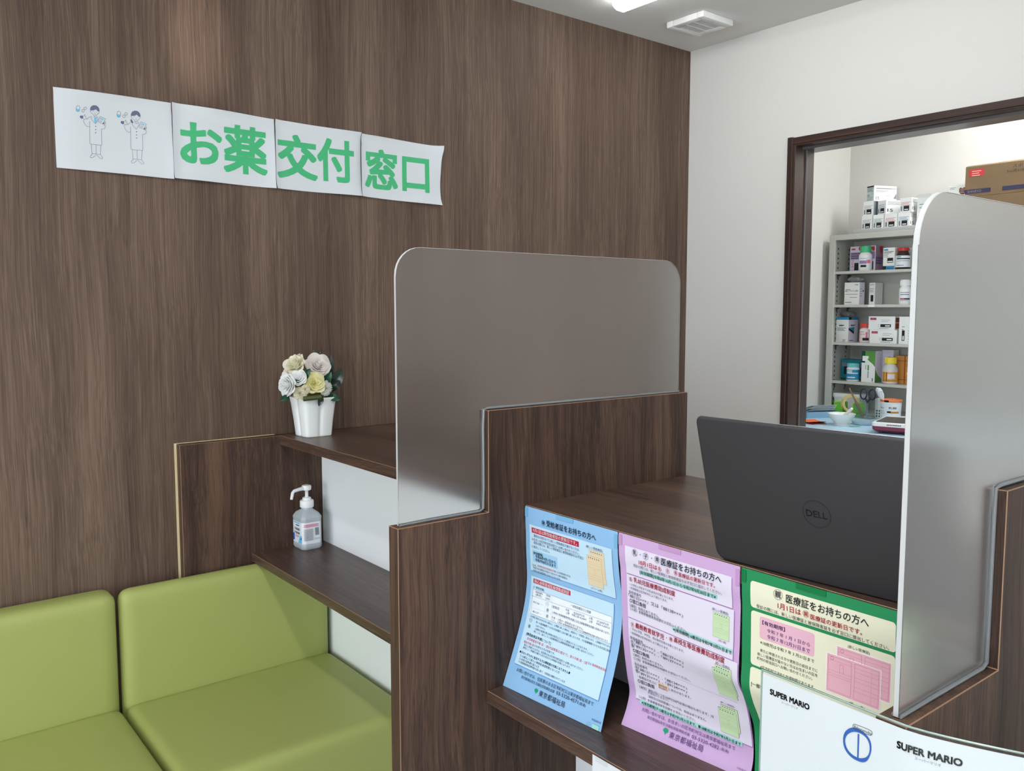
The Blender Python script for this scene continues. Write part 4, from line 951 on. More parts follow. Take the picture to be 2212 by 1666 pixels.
# ------------------------------------------------------------------ flower arrangement in a fluted white pot
def flowers():
    z = ZT; cx, cy = 1.148, 2.4335; t = empty('flower_arrangement', (cx, cy, z)); rot = math.radians(1)
    def ring(a, zz, gr=.10, n=96):
        o = []
        for i in range(n):
            th = 2 * PI * i / n; c, s = abs(math.cos(th)), abs(math.sin(th)); e = 7
            r = a / ((c ** e + s ** e) ** (1 / e)); side = (math.degrees(th) + 45) % 90 - 45
            r *= 1 - gr * math.exp(-(side / 5.5) ** 2) + .025 * math.exp(-((abs(side) - 20) / 11) ** 2)
            o.append((cx + r * math.cos(th + rot), cy + r * math.sin(th + rot), z + zz))
        return o
    m = MB(); m.loft([ring(.0435, 0), ring(.0450, .002), ring(.0447, .005), ring(.0490, .05), ring(.0545, .098), ring(.0575, .116), ring(.0585, .1195), ring(.0575, .121), ring(.055, .120), ring(.052, .09)], cap=(True, False))
    m.add(ring(.0522, .103), [tuple(range(96))]); m.build('pot', mat('pot_white_ceramic', (240, 244, 244), .22), t, angle=60)
    m = MB(); m.lathe([(.044, .103), (.044, .122), (.036, .140), (.001, .150)], (cx, cy, z), 20); m.build('moss', mat('moss_olive', (120, 112, 50), .95, bump=(220, 1)), t)
    COL = dict(white=(254, 255, 254), cream=(253, 250, 232), lemon=(252, 248, 202), blush=(255, 251, 247), ivory=(252, 253, 248))
    def petal(col):
        nm = 'petal_' + col
        if nm in MATS: return MATS[nm]
        m = bpy.data.materials.new(nm); m.use_nodes = True; nt = m.node_tree; b = nt.nodes['Principled BSDF']; b.inputs['Base Color'].default_value = rgb(*COL[col]); b.inputs['Roughness'].default_value = .6; b.inputs['Specular IOR Level'].default_value = .2
        tl = nt.nodes.new('ShaderNodeBsdfTranslucent'); tl.inputs[0].default_value = rgb(*COL[col]); mx = nt.nodes.new('ShaderNodeMixShader'); mx.inputs[0].default_value = .35
        nt.links.new(b.outputs[0], mx.inputs[1]); nt.links.new(tl.outputs[0], mx.inputs[2]); nt.links.new(mx.outputs[0], nt.nodes['Material Output'].inputs[0]); MATS[nm] = m; return m
    def frame(d, roll=0):
        d = Vector(d).normalized(); a = d.orthogonal().normalized(); b = d.cross(a); c, s = math.cos(roll), math.sin(roll)
        return Matrix((a * c + b * s, b * c - a * s, d)).transposed()
    def rose(c, d, R, col, layers=6, open_=1.0, seed=0, wavy=.05):
        rnd = random.Random(seed); F = frame(d, rnd.uniform(0, 6)); c = Vector(c); mb = MB()
        for k in range(layers):
            f = k / (layers - 1); n = 3 + (k > 0) + (k > 2); Rk = R * (.16 + .84 * f ** .9); Hk = R * (.95 - .35 * f * open_); lean = .12 + .75 * f * open_; half = PI / n * 1.55
            for i in range(n):
                th0 = 2 * PI * i / n + k * 1.1 + rnd.uniform(-.15, .15); wob = rnd.uniform(0, 6); rs = rnd.uniform(.94, 1.06)
                def fn(u, v):
                    a = (u - .5) * 2; w = math.cos(a * PI / 2 * .97) ** .33
                    vv = v * (.35 + .65 * w); r = Rk * rs * (.22 + .78 * vv ** (1.3 - .5 * lean)) * (1 + .03 * a) + R * .16 * f * open_ * max(0, vv - .75) * 4 * .5
                    h = Hk * vv - R * .22 * f * open_ * max(0, vv - .8) * 5 * .5 - R * .25 * f
                    r += R * wavy * vv * math.sin(a * 5 + wob) * f; h += R * wavy * .8 * vv * math.cos(a * 4 + wob) * f
                    th = th0 + a * half * (.55 + .45 * vv); return c + F @ Vector((r * math.cos(th), r * math.sin(th), h))
                mb.grid(fn, 12, 8)
        mb.lathe([(R * .3, -R * .3), (R * .26, R * .2), (.001, R * .5)], c, 10, R=F)
        return mb.build('rose', petal(col), t, fix=False, angle=80)
    def carnation(c, d, R, col, seed):
        rnd = random.Random(seed); F = frame(d); c = Vector(c); mb = MB()
        for k in range(5):
            n = 7; f = (k + 1) / 5; Rk = R * (.3 + .7 * f); 
            for i in range(n):
                th0 = 2 * PI * i / n + k * .6; ph = rnd.uniform(0, 6); el = math.radians(78 - 75 * f)
                def fn(u, v):
                    a = (u - .5) * 2; r = Rk * v * (1 - .10 * abs(math.sin(a * 11 + ph)) * v); th = th0 + a * .62; zz = math.sin(el) * r * .9 + R * .12 * v * math.sin(a * 14 + ph)
                    rr = math.cos(el) * r + R * .06 * v * math.sin(a * 16 + ph); return c + F @ Vector((rr * math.cos(th), rr * math.sin(th), zz))
                mb.grid(fn, 14, 4)
        return mb.build('carnation', petal(col), t, fix=False, angle=80)
    M_leaf = mat('leaf_dark_green', (24, 74, 52), .35); M_leaf2 = mat('leaf_blackish_green', (26, 46, 38), .3); M_olive = mat('leaf_rolled_olive', (70, 78, 44), .4)
    def leaf(a, b, wd, m_, bend=.01, up=(0, 0, 1)):
        a, b = Vector(a), Vector(b); ax = b - a; sd = ax.cross(Vector(up)).normalized(); nm = sd.cross(ax).normalized(); mb = MB()
        def fn(u, v, o=0):
            w = wd * math.sin(PI * min(1, v * .96 + .03)) ** .75; x = (u - .5) * 2; return a + ax * v + sd * (x * w) + nm * (bend * math.sin(PI * v) + abs(x) * w * .35 + o)
        mb.grid(fn, 6, 12); mb.grid(lambda u, v: fn(1 - u, v, -.0006), 6, 12)
        return mb.build('leaf', m_, t, fix=False, angle=70)
    Z = lambda q: q + 1.5
    def dirv(x, y, zz): return (x, y, zz)
    rose((1.155, 2.415, Z(-.176)), dirv(-.05, -.85, .52), .040, 'blush', 8, .9, 3)
    rose((1.128, 2.384, Z(-.224)), dirv(-.25, -.90, .30), .034, 'lemon', 8, .75, 4)
    rose((1.092, 2.425, Z(-.172)), dirv(-.75, -.35, .60), .037, 'cream', 6, .9, 5, .12)
    rose((1.060, 2.405, Z(-.226)), dirv(-.93, -.25, .05), .036, 'white', 6, 1.0, 6, .08)
    rose((1.083, 2.388, Z(-.207)), dirv(-.50, -.80, .35), .025, 'white', 5, .55, 8)
    rose((1.19, 2.47, Z(-.19)), dirv(.5, .5, .7), .028, 'white', 5, .9, 9)
    carnation((1.083, 2.382, Z(-.252)), dirv(-.45, -.85, -.05), .022, 'cream', 1)
    carnation((1.095, 2.372, Z(-.240)), dirv(-.2, -.95, .05), .016, 'cream', 5)
    carnation((1.163, 2.375, Z(-.240)), dirv(.25, -.95, .0), .025, 'ivory', 2)
    leaf((1.168, 2.40, Z(-.235)), (1.178, 2.365, Z(-.190)), .013, M_leaf, .006, (-.4, -1, .2))
    leaf((1.095, 2.40, Z(-.215)), (1.113, 2.372, Z(-.178)), .012, M_leaf, .006, (-.4, -1, .2))
    leaf((1.10, 2.385, Z(-.236)), (1.063, 2.375, Z(-.208)), .006, M_leaf, .003, (-.2, -1, .6))
    leaf((1.185, 2.40, Z(-.285)), (1.168, 2.372, Z(-.245)), .012, M_leaf, .004, (-.3, -1, 0))
    leaf((1.175, 2.390, Z(-.268)), (1.210, 2.372, Z(-.278)), .012, M_leaf, .004, (-.2, -1, .3))
    leaf((1.150, 2.376, Z(-.262)), (1.135, 2.366, Z(-.292)), .009, M_leaf2, .003, (-.2, -1, .1))
    leaf((1.060, 2.41, Z(-.262)), (1.030, 2.405, Z(-.272)), .010, M_leaf, .004, (-.4, -1, .2))
    leaf((1.19, 2.42, Z(-.262)), (1.238, 2.41, Z(-.185)), .020, M_leaf2, .010, (-.3, -1, .1))
    leaf((1.19, 2.43, Z(-.235)), (1.205, 2.42, Z(-.142)), .017, M_leaf2, .008, (-.3, -1, .1))
    leaf((1.19, 2.41, Z(-.250)), (1.222, 2.395, Z(-.222)), .016, M_leaf2, .006, (-.3, -1, .3))
    leaf((1.16, 2.45, Z(-.20)), (1.178, 2.44, Z(-.128)), .012, M_leaf2, .006, (-.3, -1, .1))
    m = MB(); m.tube([(1.088, 2.372, Z(-.268)), (1.115, 2.364, Z(-.266)), (1.140, 2.358, Z(-.264))], .0075, 14); m.build('rolled_leaf', M_olive, t)
    m = MB(); rnd = random.Random(2); b0 = Vector((1.150, 2.44, Z(-.165))); b1 = Vector((1.156, 2.435, Z(-.127))); m.tube([b0, b1], .0006, 5)
    for i in range(70):
        f = (i % 24) / 24; q = b0.lerp(b1, f); a = rnd.uniform(0, 6.28); l = .006 * (1.15 - f); e = q + Vector((math.cos(a) * l, math.sin(a) * l, .004)); m.tube([q, e], [.0009, .0003], 4)
    m.build('green_sprig', mat('sprig_green', (86, 128, 62), .6), t)
    m = MB()
    for i in range(60):
        a = rnd.uniform(0, 6.28); q = Vector((1.135, 2.395, Z(-.205))) + Vector((rnd.uniform(-.02, .035), rnd.uniform(-.01, .02), rnd.uniform(-.025, .02))); m.lathe([(.0004, 0), (.0016, .001), (.0016, .002), (.0004, .003)], q, 6)
    m.build('filler_buds', mat('filler_mustard', (150, 122, 44), .7), t)
    tag(t, 'preserved roses and dark leaves in a fluted white pot on the far counter top', 'flowers')
flowers()
# ------------------------------------------------------------------ dispensary seen through the hatch
M_steel = mat('steel_light_grey', (192, 192, 184), .5); M_card = mat('carton_white', (236, 238, 236), .6); M_kraft = mat('cardboard_brown', (126, 106, 80), .8, spec=.2, bump=(160, .2))
M_blue_top = mat('worktop_pale_blue', (184, 219, 241), .3)
CX, CD = 3.75, 3.935
def cabinet():
    y0, y1, z0, z1 = 1.24, 2.264, 1.004, 1.851; t = empty('medicine_cabinet', (CX + .1, 1.75, z0))
    f = MB()
    f.box(CX, XB - .002, y1 - .018, y1, z0, z1); f.box(CX, XB - .002, y0, y0 + .018, z0, z1); f.box(CX, XB - .002, y0 + .018, y1 - .018, z1 - .02, z1); f.box(CX, XB - .002, y0 + .018, y1 - .018, z0, z0 + .012)
    f.box(CD, CD + .01, y0 + .018, y1 - .018, z0 + .012, z1 - .02)
    f.box(CX - .002, CX + .014, y1 - .030, y1 + .001, z0, z1 + .001); f.box(CX - .002, CX + .014, y0 - .001, y0 + .03, z0, z1 + .001); f.box(CX - .0015, CX + .012, y0 + .03, y1 - .03, z1 - .024, z1 + .0005)
    f.build('carcass', M_steel, t, bevel=.0012, seg=1)
    for x in (3.797, 3.893):
        m = MB(); n = 0
        z = z0 + .035
        while z < z1 - .05: m.box(x - .0032, x + .0032, y1 - .0186, y1 - .0178, z, z + .0095); z += .0226
        m.build('slot_strip', M_black, t, smooth=False)
    for zt in (1.680, 1.522, 1.343, 1.158):
        sh = MB().box(CX + .004, CD - .001, y0 + .0185, y1 - .0188, zt - .0125, zt).build('shelf', M_steel, t, bevel=.001, seg=1)
        for x in (3.797, 3.893):
            m = MB(); m.box(x - .006, x + .014, y1 - .026, y1 - .0175, zt - .019, zt - .0128); m.tube([(x - .004, y1 - .021, zt - .018), (x - .005, y1 - .022, zt - .036), (x + .001, y1 - .022, zt - .040), (x + .005, y1 - .021, zt - .018)], .0012, 6); m.build('shelf_clip', M_bronze, sh)
    m = MB(); m.box(CX + .0028, CX + .0038, 2.03, 2.062, 1.5115, 1.5205); m.build('shelf_label', M_card, t)
    tag(t, 'light grey steel medicine cabinet on the blue worktop behind the hatch', 'cabinet')
cabinet()
def worktable():
    t = empty('worktable', (3.45, 1.5, 0)); x0, x1, y0, y1 = 3.186, XB - .002, .2, YR1 - .002
    MB().box(x0, x1, y0, y1, .975, 1.003).build('worktop', M_blue_top, t, bevel=.006, seg=3)
    MB().box(x0 + .02, x1, y0 + .02, y1, .9, .975).build('apron', M_steel, t)
    for x in (x0 + .05, x1 - .05):
        for y in (y0 + .06, y1 - .05): MB().box(x - .02, x + .02, y - .02, y + .02, 0, .9).build('leg', M_steel, t)
    tag(t, 'worktable with a pale blue top below the medicine cabinet', 'table')
worktable()

def pbox(name, label, X, yl, yr, z0, z1, depth, col=M_card, yaw=0, front=(), side=(), group=None, bevel=.0008):
    """carton: X front plane, yl / yr left and right edges seen from the hatch; prints as fractions of a face"""
    w = yl - yr; h = z1 - z0; a = math.radians(yaw); fd = Vector((-math.sin(a) * 0 + 0, 0, 0))
    R_ = Matrix.Rotation(-a, 3, 'Z'); piv = Vector((X, yr, z0))           # turn about the front right corner
    T = lambda x, y, z: piv + R_ @ Vector((x, y, z))
    mb = MB(); c = [T(x, y, z) for x in (0, depth) for y in (0, w) for z in (0, h)]
    mb.add(c, [(0, 1, 3, 2), (4, 6, 7, 5), (0, 4, 5, 1), (2, 3, 7, 6), (0, 2, 6, 4), (1, 5, 7, 3)])
    mats = [col]
    def face(fn, items, W):
        p = Print(fn, mb, mats); p.mats = mats
        for it in items:
            if it[0] == 't': p.text(it[1], it[2] * W, it[4] * W, it[3] * h * 1000, it[5] * h * 1000, it[6], it[7] if len(it) > 7 else 1, .1)
            elif it[0] == 'lines':
                for i in range(it[6]): 
                    yy = it[2] + (it[4] - it[2]) * i / max(1, it[6] - 1); k = 1 - .3 * ((i * 37) % 10) / 10
                    p.rect(it[1] * W, yy * h * 1000, (it[1] + (it[3] - it[1]) * k) * W, yy * h * 1000 + h * 1000 * .022, it[5], 0, 900, 1); p.lv -= .04
            elif it[0] == 'poly': p.lv += .09; p.put([(u * W, v * h * 1000) for u, v in it[1]], [tuple(range(len(it[1])))], it[2])
            elif it[0] == 'ring': p.ring(it[1] * W, it[2] * h * 1000, it[3] * h * 1000, it[4], .8)
            else: p.rect(it[0] * W, it[1] * h * 1000, it[2] * W, it[3] * h * 1000, it[4], 0, 900, 1)
    face(lambda s, t, l=0: T(-l, w - s / 1000., h - t / 1000.), front, w * 1000)
    face(lambda s, t, l=0: T(s / 1000., -l, h - t / 1000.), side, depth * 1000)
    o = mb.build(name, mats, fix=False, smooth=False, origin=tuple(T(depth / 2, w / 2, 0)))
    return tag(o, label, 'box', group)
INK.update({'Z': (30, 32, 36), 'V': (150, 128, 170), 'R': (196, 60, 66), 'C': (46, 140, 190), 'T': (22, 122, 138), 'E': (88, 150, 70), 'D': (26, 70, 56), 'O': (196, 130, 52), 'N': (150, 70, 36), 'U': (56, 56, 86), 'S': (120, 130, 140), 'K': (196, 210, 208), 'H': (120, 68, 52), 'M': (180, 150, 172)})
BLK = (.22, .62, .82, .92, 'Z')
sb = lambda tint: [('lines', .08, .30, .92, .52, tint, 4), (.32, .56, .80, .90, 'Z'), (.38, .78, .72, .84, 'W'), (.08, .58, .22, .9, 'S')]
# tray and boxes on the cabinet
tr = MB(); tr.box(CX + .004, CX + .19, 1.80, 2.15, 1.8515, 1.8712); tag(tr.build('acrylic_tray', mat('riser_milky', (206, 210, 208), .4, trans=.25), bevel=.002), 'clear acrylic riser under the small boxes on top of the cabinet', 'tray')
G_ = 'small white medicine boxes on the cabinet'
sd = [('t', '15', .06, .72, .30, .3, 'U', 1), ('lines', .06, .12, .9, .3, 'U', 3), ('ring', .62, .72, .10, 'C')]
z1_, z2_, z3_ = 1.8715, 1.9362, 2.0009
pbox('medicine_box', 'small white box in the bottom row on the cabinet, leftmost of four', 3.80, 2.133, 2.082, z1_, 1.936, .10, front=sb('S'), side=sd, group=G_)
pbox('medicine_box', 'small white box in the bottom row on the cabinet, second of four', 3.80, 2.078, 2.027, z1_, 1.936, .10, front=sb('T'), side=sd, group=G_)
pbox('medicine_box', 'small white box with reddish print in the bottom row on the cabinet, third of four', 3.80, 2.023, 1.963, z1_, 1.936, .10, front=sb('R'), side=sd, group=G_)
pbox('medicine_box', 'small white box in the bottom row on the cabinet, rightmost of four', 3.80, 1.960, 1.905, z1_, 1.936, .12, front=sb('C'), side=sd, group=G_)
pbox('medicine_box', 'small white box in the second row on the cabinet, its left end', 3.80, 2.128, 2.078, z2_, 2.0006, .10, front=sb('S'), side=[(.0, .0, 1, 1, 'S')], group=G_)
pbox('medicine_box', 'small white box turned so its bright side shows, middle of the second row', 3.80, 2.070, 2.018, z2_, 2.0006, .13, yaw=20, front=sb('S'), side=sd, group=G_)
pbox('medicine_box', 'small white box at the right end of the second row on the cabinet', 3.80, 1.953, 1.899, z2_, 2.0006, .10, front=sb('R'), side=sd, group=G_)
pbox('medicine_box', 'white box with a long lettered side, topmost on the cabinet stack', 3.80, 2.128, 2.078, z3_, 2.072, .125, yaw=22, front=[(.05, .06, .95, .95, 'K'), (.04, .0, .96, .09, 'Z'), ('lines', .08, .14, .9, .34, 'Z', 4), ('ring', .75, .45, .09, 'C'), ('t', '15', .1, .6, .4, .2, 'U'), ('lines', .1, .72, .9, .9, 'S', 3)], side=[('lines', .08, .16, .95, .17, 'Z', 2), ('lines', .08, .30, .6, .38, 'S', 2), ('t', '15', .08, .8, .22, .26, 'U', 0), ('ring', .74, .62, .10, 'C'), ('poly', [(.86, .8), (.99, .45), (.99, .82)], 'S'), ('lines', .5, .62, .66, .63, 'S', 1)], group=G_)
def lidbox():
    o = pbox('medicine_box', 'larger white box with open flaps and a green corner beside the small boxes', 3.82, 1.884, 1.758, 1.8717, 1.995, .10, front=[('lines', .08, .22, .7, .34, 'T', 2), ('lines', .08, .48, .6, .9, 'M', 5), (.78, .02, .98, .22, '1')])
    m = MB(); b = Vector((3.82, 1.884, 1.8717)); x0, x1, y0, y1, zz = 3.82, 3.92, 1.758, 1.884, 1.9955
    m.add([(x0, y1, zz), (x0, y1 - .06, zz), (x0 - .01, y1 - .065, zz + .016), (x0 - .012, y1 + .0, zz + .012)], [(0, 1, 2, 3)]); m.add([(x0, y0, zz), (x1, y0, zz), (x1, y0 + .05, zz + .014), (x0, y0 + .055, zz + .016)], [(0, 1, 2, 3)]); m.add([(x1, y0, zz), (x1, y1, zz), (x1, y1 - .02, zz + .02), (x1, y0 + .02, zz + .02)], [(0, 1, 2, 3)])
    m.build('flap', M_card, o, fix=False)
lidbox()
pbox('medicine_box', 'white box lying under the heart printed box on the cabinet', 3.84, 1.752, 1.684, 1.8525, 1.982, .10, front=[('lines', .1, .1, .8, .3, 'S', 3)])
pbox('medicine_box', 'white box with a brown heart print behind the brown cartons', 3.84, 1.757, 1.684, 1.9825, 2.036, .10, front=[('lines', .06, .16, .4, .26, 'Z', 2), ('poly', [(.78, .95), (.60, .55), (.60, .3), (.68, .2), (.78, .3), (.88, .2), (.97, .3), (.97, .6)], 'H'), ('lines', .66, .35, .92, .6, 'W', 3), (.72, .88, .86, .97, 'p')])
lo = pbox('cardboard_carton', 'brown cardboard carton with a white label, lower of two on the cabinet', 3.785, 1.660, 1.290, 1.8525, 1.9745, .18, col=M_kraft, front=[(.10, .38, .36, .62, 'c'), ('t', '15', .2, .49, .25, .12, 'k'), ('lines', .28, .45, .34, .52, 'k', 2)])
m = MB(); m.add([(3.7846, 1.735, 1.972), (3.7846, 1.635, 1.9745), (3.752, 1.655, 1.956), (3.750, 1.745, 1.953)], [(0, 1, 2, 3)]); m.add([(3.7848, 1.735, 1.9715), (3.7848, 1.635, 1.974), (3.7525, 1.655, 1.9555), (3.7505, 1.745, 1.9525)], [(3, 2, 1, 0)])
m.build('flap', M_card, lo, fix=False)
up = pbox('cardboard_carton', 'brown cardboard carton with dark blue bands, upper of two on the cabinet', 3.80, 1.672, 1.300, 1.9775, 2.102, .17, col=M_kraft, front=[(.04, .10, .20, .34, 'R'), ('lines', .07, .16, .17, .30, 'o', 3), ('t', 'スポイト', .50, .15, .70, .12, 'k', 0), ('t', '3ml用×100本入', .44, .30, .72, .12, 'k', 0), (.0, .77, .28, .91, 'U'), ('t', 'SHINRYO', .03, .84, .18, .11, 'j', 0), (.40, .77, .74, .91, 'U')])
mm = MB(); mm.add([(3.80, 1.672, 2.1022), (3.80, 1.40, 2.1022), (3.808, 1.40, 2.109), (3.806, 1.668, 2.106)], [(0, 1, 2, 3)]); mm.build('flap', M_kraft, up, fix=False)

# contents of the shelves
SH = (1.6803, 1.5223, 1.3433, 1.1583)
def bottle(label, x, y, z, r, hb, hc, rc, capcol, bodycol, lab=None, n=24, neck=.72, sh=.12, trans=0.0, bands=()):
    t = empty('medicine_bottle', (x, y, z)); m = MB(); b0 = hb * (1 - sh)
    m.lathe([(r * .92, 0), (r, .003), (r, b0 * .98), (r * .97, b0), (r * neck * 1.12, hb * .96), (r * neck, hb), (r * neck, hb + hc * .25)], (x, y, z), n)
    m.build('bottle_body', mat('bottle_' + bodycol[0], bodycol[1], .35, trans=trans), t, angle=40)
    c = MB(); c.lathe([(rc, 0), (rc, hc * .88), (rc * .93, hc)], (x, y, z + hb + .0006), n)
    for i in range(n): 
        a = 2 * PI * i / n; c.box(x + (rc + .0003) * math.cos(a) - .0006, x + (rc + .0003) * math.cos(a) + .0006, y + (rc + .0003) * math.sin(a) - .0006, y + (rc + .0003) * math.sin(a) + .0006, z + hb + .002, z + hb + hc * .86)
    c.build('bottle_cap', mat('cap_' + capcol[0], capcol[1], .4), t, angle=40)
    if lab:
        l0, l1, col = lab; lb = MB(); A0, A1 = PI * .62, PI * 1.62
        def fn(s, tt, l=0): a = A0 + (A1 - A0) * s / 100.; return Vector((x + (r + .0003 + l) * math.cos(a), y + (r + .0003 + l) * math.sin(a), z + l1 - (l1 - l0) * tt / 100.))
        lb.grid(lambda u, v: fn(u * 100, v * 100), 18, 1); p = Print(fn, lb, [mat('label_' + col[0], col[1], .5)])
        for (a, b_, c_, d, cc) in bands: p.rect(a, b_, c_, d, cc, 0, 900, 8); p.lv -= .02
        lb.build('bottle_label', p.mats, t, fix=False)
    tag(t, label, 'bottle', 'medicine bottles in the cabinet')
WH = ('white', (238, 239, 240)); LW = ('white', (236, 238, 238))
bx = lambda *a, **k: pbox('medicine_box', *a, group='medicine boxes in the cabinet', **k)
z = SH[0]
bx('pink and violet medicine box behind the green capped bottle', 3.825, 2.200, 2.073, z, z + .118, .066, front=[(.0, 0, 1, 1, 'q'), (.02, .24, .98, .52, 'V'), ('lines', .05, .28, .6, .46, 'U', 3), ('poly', [(.33, .04), (.42, .0), (.45, .1), (.40, .2), (.34, .14)], 'R'), ('poly', [(.84, .04), (.96, .02), (.97, .16), (.92, .24), (.85, .14)], 'R'), (.05, .08, .2, .14, 'R'), (.18, .66, .36, .96, 'Z'), (.80, .62, .93, .94, 'Z'), ('lines', .06, .56, .16, .8, 'R', 4)], side=[(.0, .0, 1, 1, 'M'), (.0, .42, 1, .74, 'V'), ('poly', [(.5, .04), (.95, .0), (.9, .24), (.75, .34), (.55, .16)], 'R'), ('lines', .08, .48, .9, .68, 'U', 3)])
bottle('white medicine bottle with a green cap on the top shelf', 3.80, 2.108, z, .0295, .0845, .030, .0235, ('green', (70, 186, 132)), WH, (.012, .062, LW), bands=((22, 30, 60, 60, 'V'), (30, 70, 58, 92, 'Z'), (58, 24, 78, 56, 'p'), (24, 8, 60, 12, 'j')))
bx('white box with a blue foot band on the top shelf beside the brown bottle', 3.79, 2.017, 1.963, z, z + .101, .05, front=[(.06, .06, .42, .13, 'C'), ('lines', .06, .17, .9, .22, 'Z', 2), ('lines', .06, .28, .5, .4, 'S', 3), (.38, .46, .88, .68, 'Z'), (.42, .6, .84, .65, 'W'), (.0, .82, .30, 1, 'Z'), (.30, .82, 1, 1, 'C'), ('t', '10%', .42, .91, .86, .12, 'W')])
bottle('brown glass medicine bottle with a red cap on the top shelf', 3.812, 1.934, z, .0315, .083, .0145, .0235, ('red', (198, 48, 48)), ('amber', (48, 34, 30)), (.010, .062, LW), neck=.62, sh=.28, bands=((22, 8, 44, 16, 'C'), (22, 22, 86, 32, 'Z'), (22, 44, 80, 48, 'S'), (22, 82, 56, 86, 'Z')))
bx('white medicine box behind the brown glass bottle', 3.872, 1.945, 1.885, z, z + .102, .04, front=[('lines', .5, .08, .95, .3, 'S', 4), (.6, .5, .95, .7, 'Z'), (.4, .8, 1, .98, 'C')])
z = SH[1]
bx('white box with black lettering on the second shelf', 3.79, 2.203, 2.127, z, z + .105, .046, yaw=0, front=[('t', '500g', .66, .10, .9, .055, 'k'), ('t', '酸化マグネシウム原末', .06, .38, .92, .085, 'k'), ('lines', .08, .30, .4, .31, 'S', 1), ('lines', .06, .52, .9, .53, 'S', 1), ('lines', .36, .66, .86, .67, 'S', 1), ('lines', .06, .88, .5, .89, 'Z', 1)], side=[(.0, 0, 1, 1, 'q'), ('lines', .1, .28, .5, .6, 'S', 4), (.6, .34, .8, .42, 'Z')])
bx('white medicine box with its edge to the front on the second shelf', 3.838, 2.105, 2.076, z, z + .103, .07, front=[('lines', .1, .08, .8, .1, 'S', 1), ('lines', .1, .26, .8, .4, 'S', 3), (.3, .56, .75, .86, 'Z')])
bx('white medicine box with a maroon corner behind the lettered box', 3.842, 2.215, 2.165, z, z + .1035, .05, front=[(.0, 0, 1, .36, 'N'), (.0, .36, 1, 1, 'c')])
bottle('white medicine bottle with a ribbed white cap on the second shelf', 3.80, 1.912, z, .0255, .084, .0265, .0215, WH, WH, (.010, .058, LW), neck=.7, sh=.16, bands=((24, 6, 76, 12, 'S'), (24, 24, 76, 30, 'U'), (24, 62, 48, 76, 'R'), (48, 62, 78, 76, 'Z'), (24, 84, 70, 88, 'S')))
z = SH[2]
bx('white box with a blue top band at the left end of the third shelf', 3.79, 2.240, 2.176, z, z + .119, .084, front=[(.0, 0, 1, .10, 'C'), ('lines', .26, .31, .66, .33, 'Z', 2), ('ring', .36, .33, .06, 'S'), ('lines', .1, .42, .8, .52, 'S', 3), ('lines', .56, .9, .8, .95, 'S', 2)], side=[(.0, 0, 1, 1, 'q'), (.0, 0, .3, .10, 'Z'), (.3, 0, 1, .10, 'C'), ('lines', .2, .3, .7, .33, 'Z', 2), ('poly', [(.05, .42), (.62, .40), (.60, .60)], 'C'), ('poly', [(.0, .42), (.0, .50), (.56, .68), (.60, .58)], 'Z'), ('lines', .12, .92, .5, .93, 'Z', 1)])
bottle('small pink label bottle with a red cap on the third shelf', 3.83, 2.110, z, .0275, .070, .0205, .0245, ('red_soft', (220, 72, 62)), ('white_pinkish', (240, 232, 230)), (.008, .058, ('pale_pink', (240, 222, 220))), bands=((20, 14, 44, 18, 'S'), (20, 34, 50, 38, 'S'), (54, 16, 62, 70, 'p'), (38, 70, 70, 96, 'Z')))
wb = [(.06, .10, .30, .28, 'p'), ('t', '配合散', .08, .19, .28, .16, 'N'), ('lines', .48, .26, .82, .38, 'S', 2), (.46, .58, .86, .80, 'Z'), (.64, .66, .82, .74, 'W'), ('lines', .36, .62, .42, .74, 'S', 2), ('lines', .40, .88, .78, .89, 'Z', 1)]
bx('flat white box with a red tag, lower of two stacked on the third shelf', 3.782, 2.063, 1.934, z, z + .0622, .06, front=wb)
bx('flat white box with a red tag, upper of two stacked on the third shelf', 3.787, 2.074, 1.948, z + .0626, z + .1246, .06, front=wb, side=[(.1, .1, .9, .45, 'N'), (.1, .5, .9, .9, 'N')])
bx('white box standing upright at the right end of the third shelf', 3.78, 1.924, 1.860, z, z + .124, .06, front=[(.22, .5, .42, .88, 'Z'), (.27, .7, .37, .85, 'W'), ('lines', .2, .36, .4, .46, 'S', 2), ('lines', .66, .5, .72, .9, 'S', 5)])
z = SH[3]
bx('teal medicine box behind the teal capped bottle', 3.835, 2.232, 2.126, z, z + .100, .06, front=[(.0, .0, 1, 1, 'T'), (.04, .15, .96, .36, 'S'), (.14, .34, .30, .72, 'Z'), (.86, .38, .99, .78, 'Z'), (.0, .9, 1, 1, 'D')], col=mat('carton_teal', (24, 116, 132), .5))
bottle('white bottle with a pale teal cap and blue label on the bottom shelf', 3.80, 2.150, z, .030, .0665, .0185, .0265, ('pale_teal', (112, 202, 208)), WH, (.008, .056, ('blue', (32, 140, 184))), neck=.84, sh=.08, bands=((20, 4, 50, 30, 'K'), (20, 30, 80, 40, 'W'), (24, 72, 64, 82, 'W')))
bx('white and green medicine box with a curved green corner on the bottom shelf', 3.79, 2.103, 2.036, z, z + .147, .064, front=[('poly', [(.22, 0), (1, 0), (1, .50), (.8, .40), (.55, .32), (.42, .26), (.22, .26)], 'E'), (.0, .0, .26, .38, 'D'), ('poly', [(.06, .16), (.5, .16), (.52, .22), (.42, .27), (.42, .33), (.06, .32)], 'W'), ('lines', .3, .46, .36, .56, 'S', 4), (.46, .45, .56, .62, 'E'), (.48, .64, .54, .86, 'S'), (.8, .86, .88, .97, 'S')], side=[(.0, 0, 1, 1, 'q'), ('poly', [(.0, .58), (.0, 1), (1, 1), (.9, .88), (.45, .78)], 'E'), ('lines', .7, .2, .78, .5, 'S', 5)])
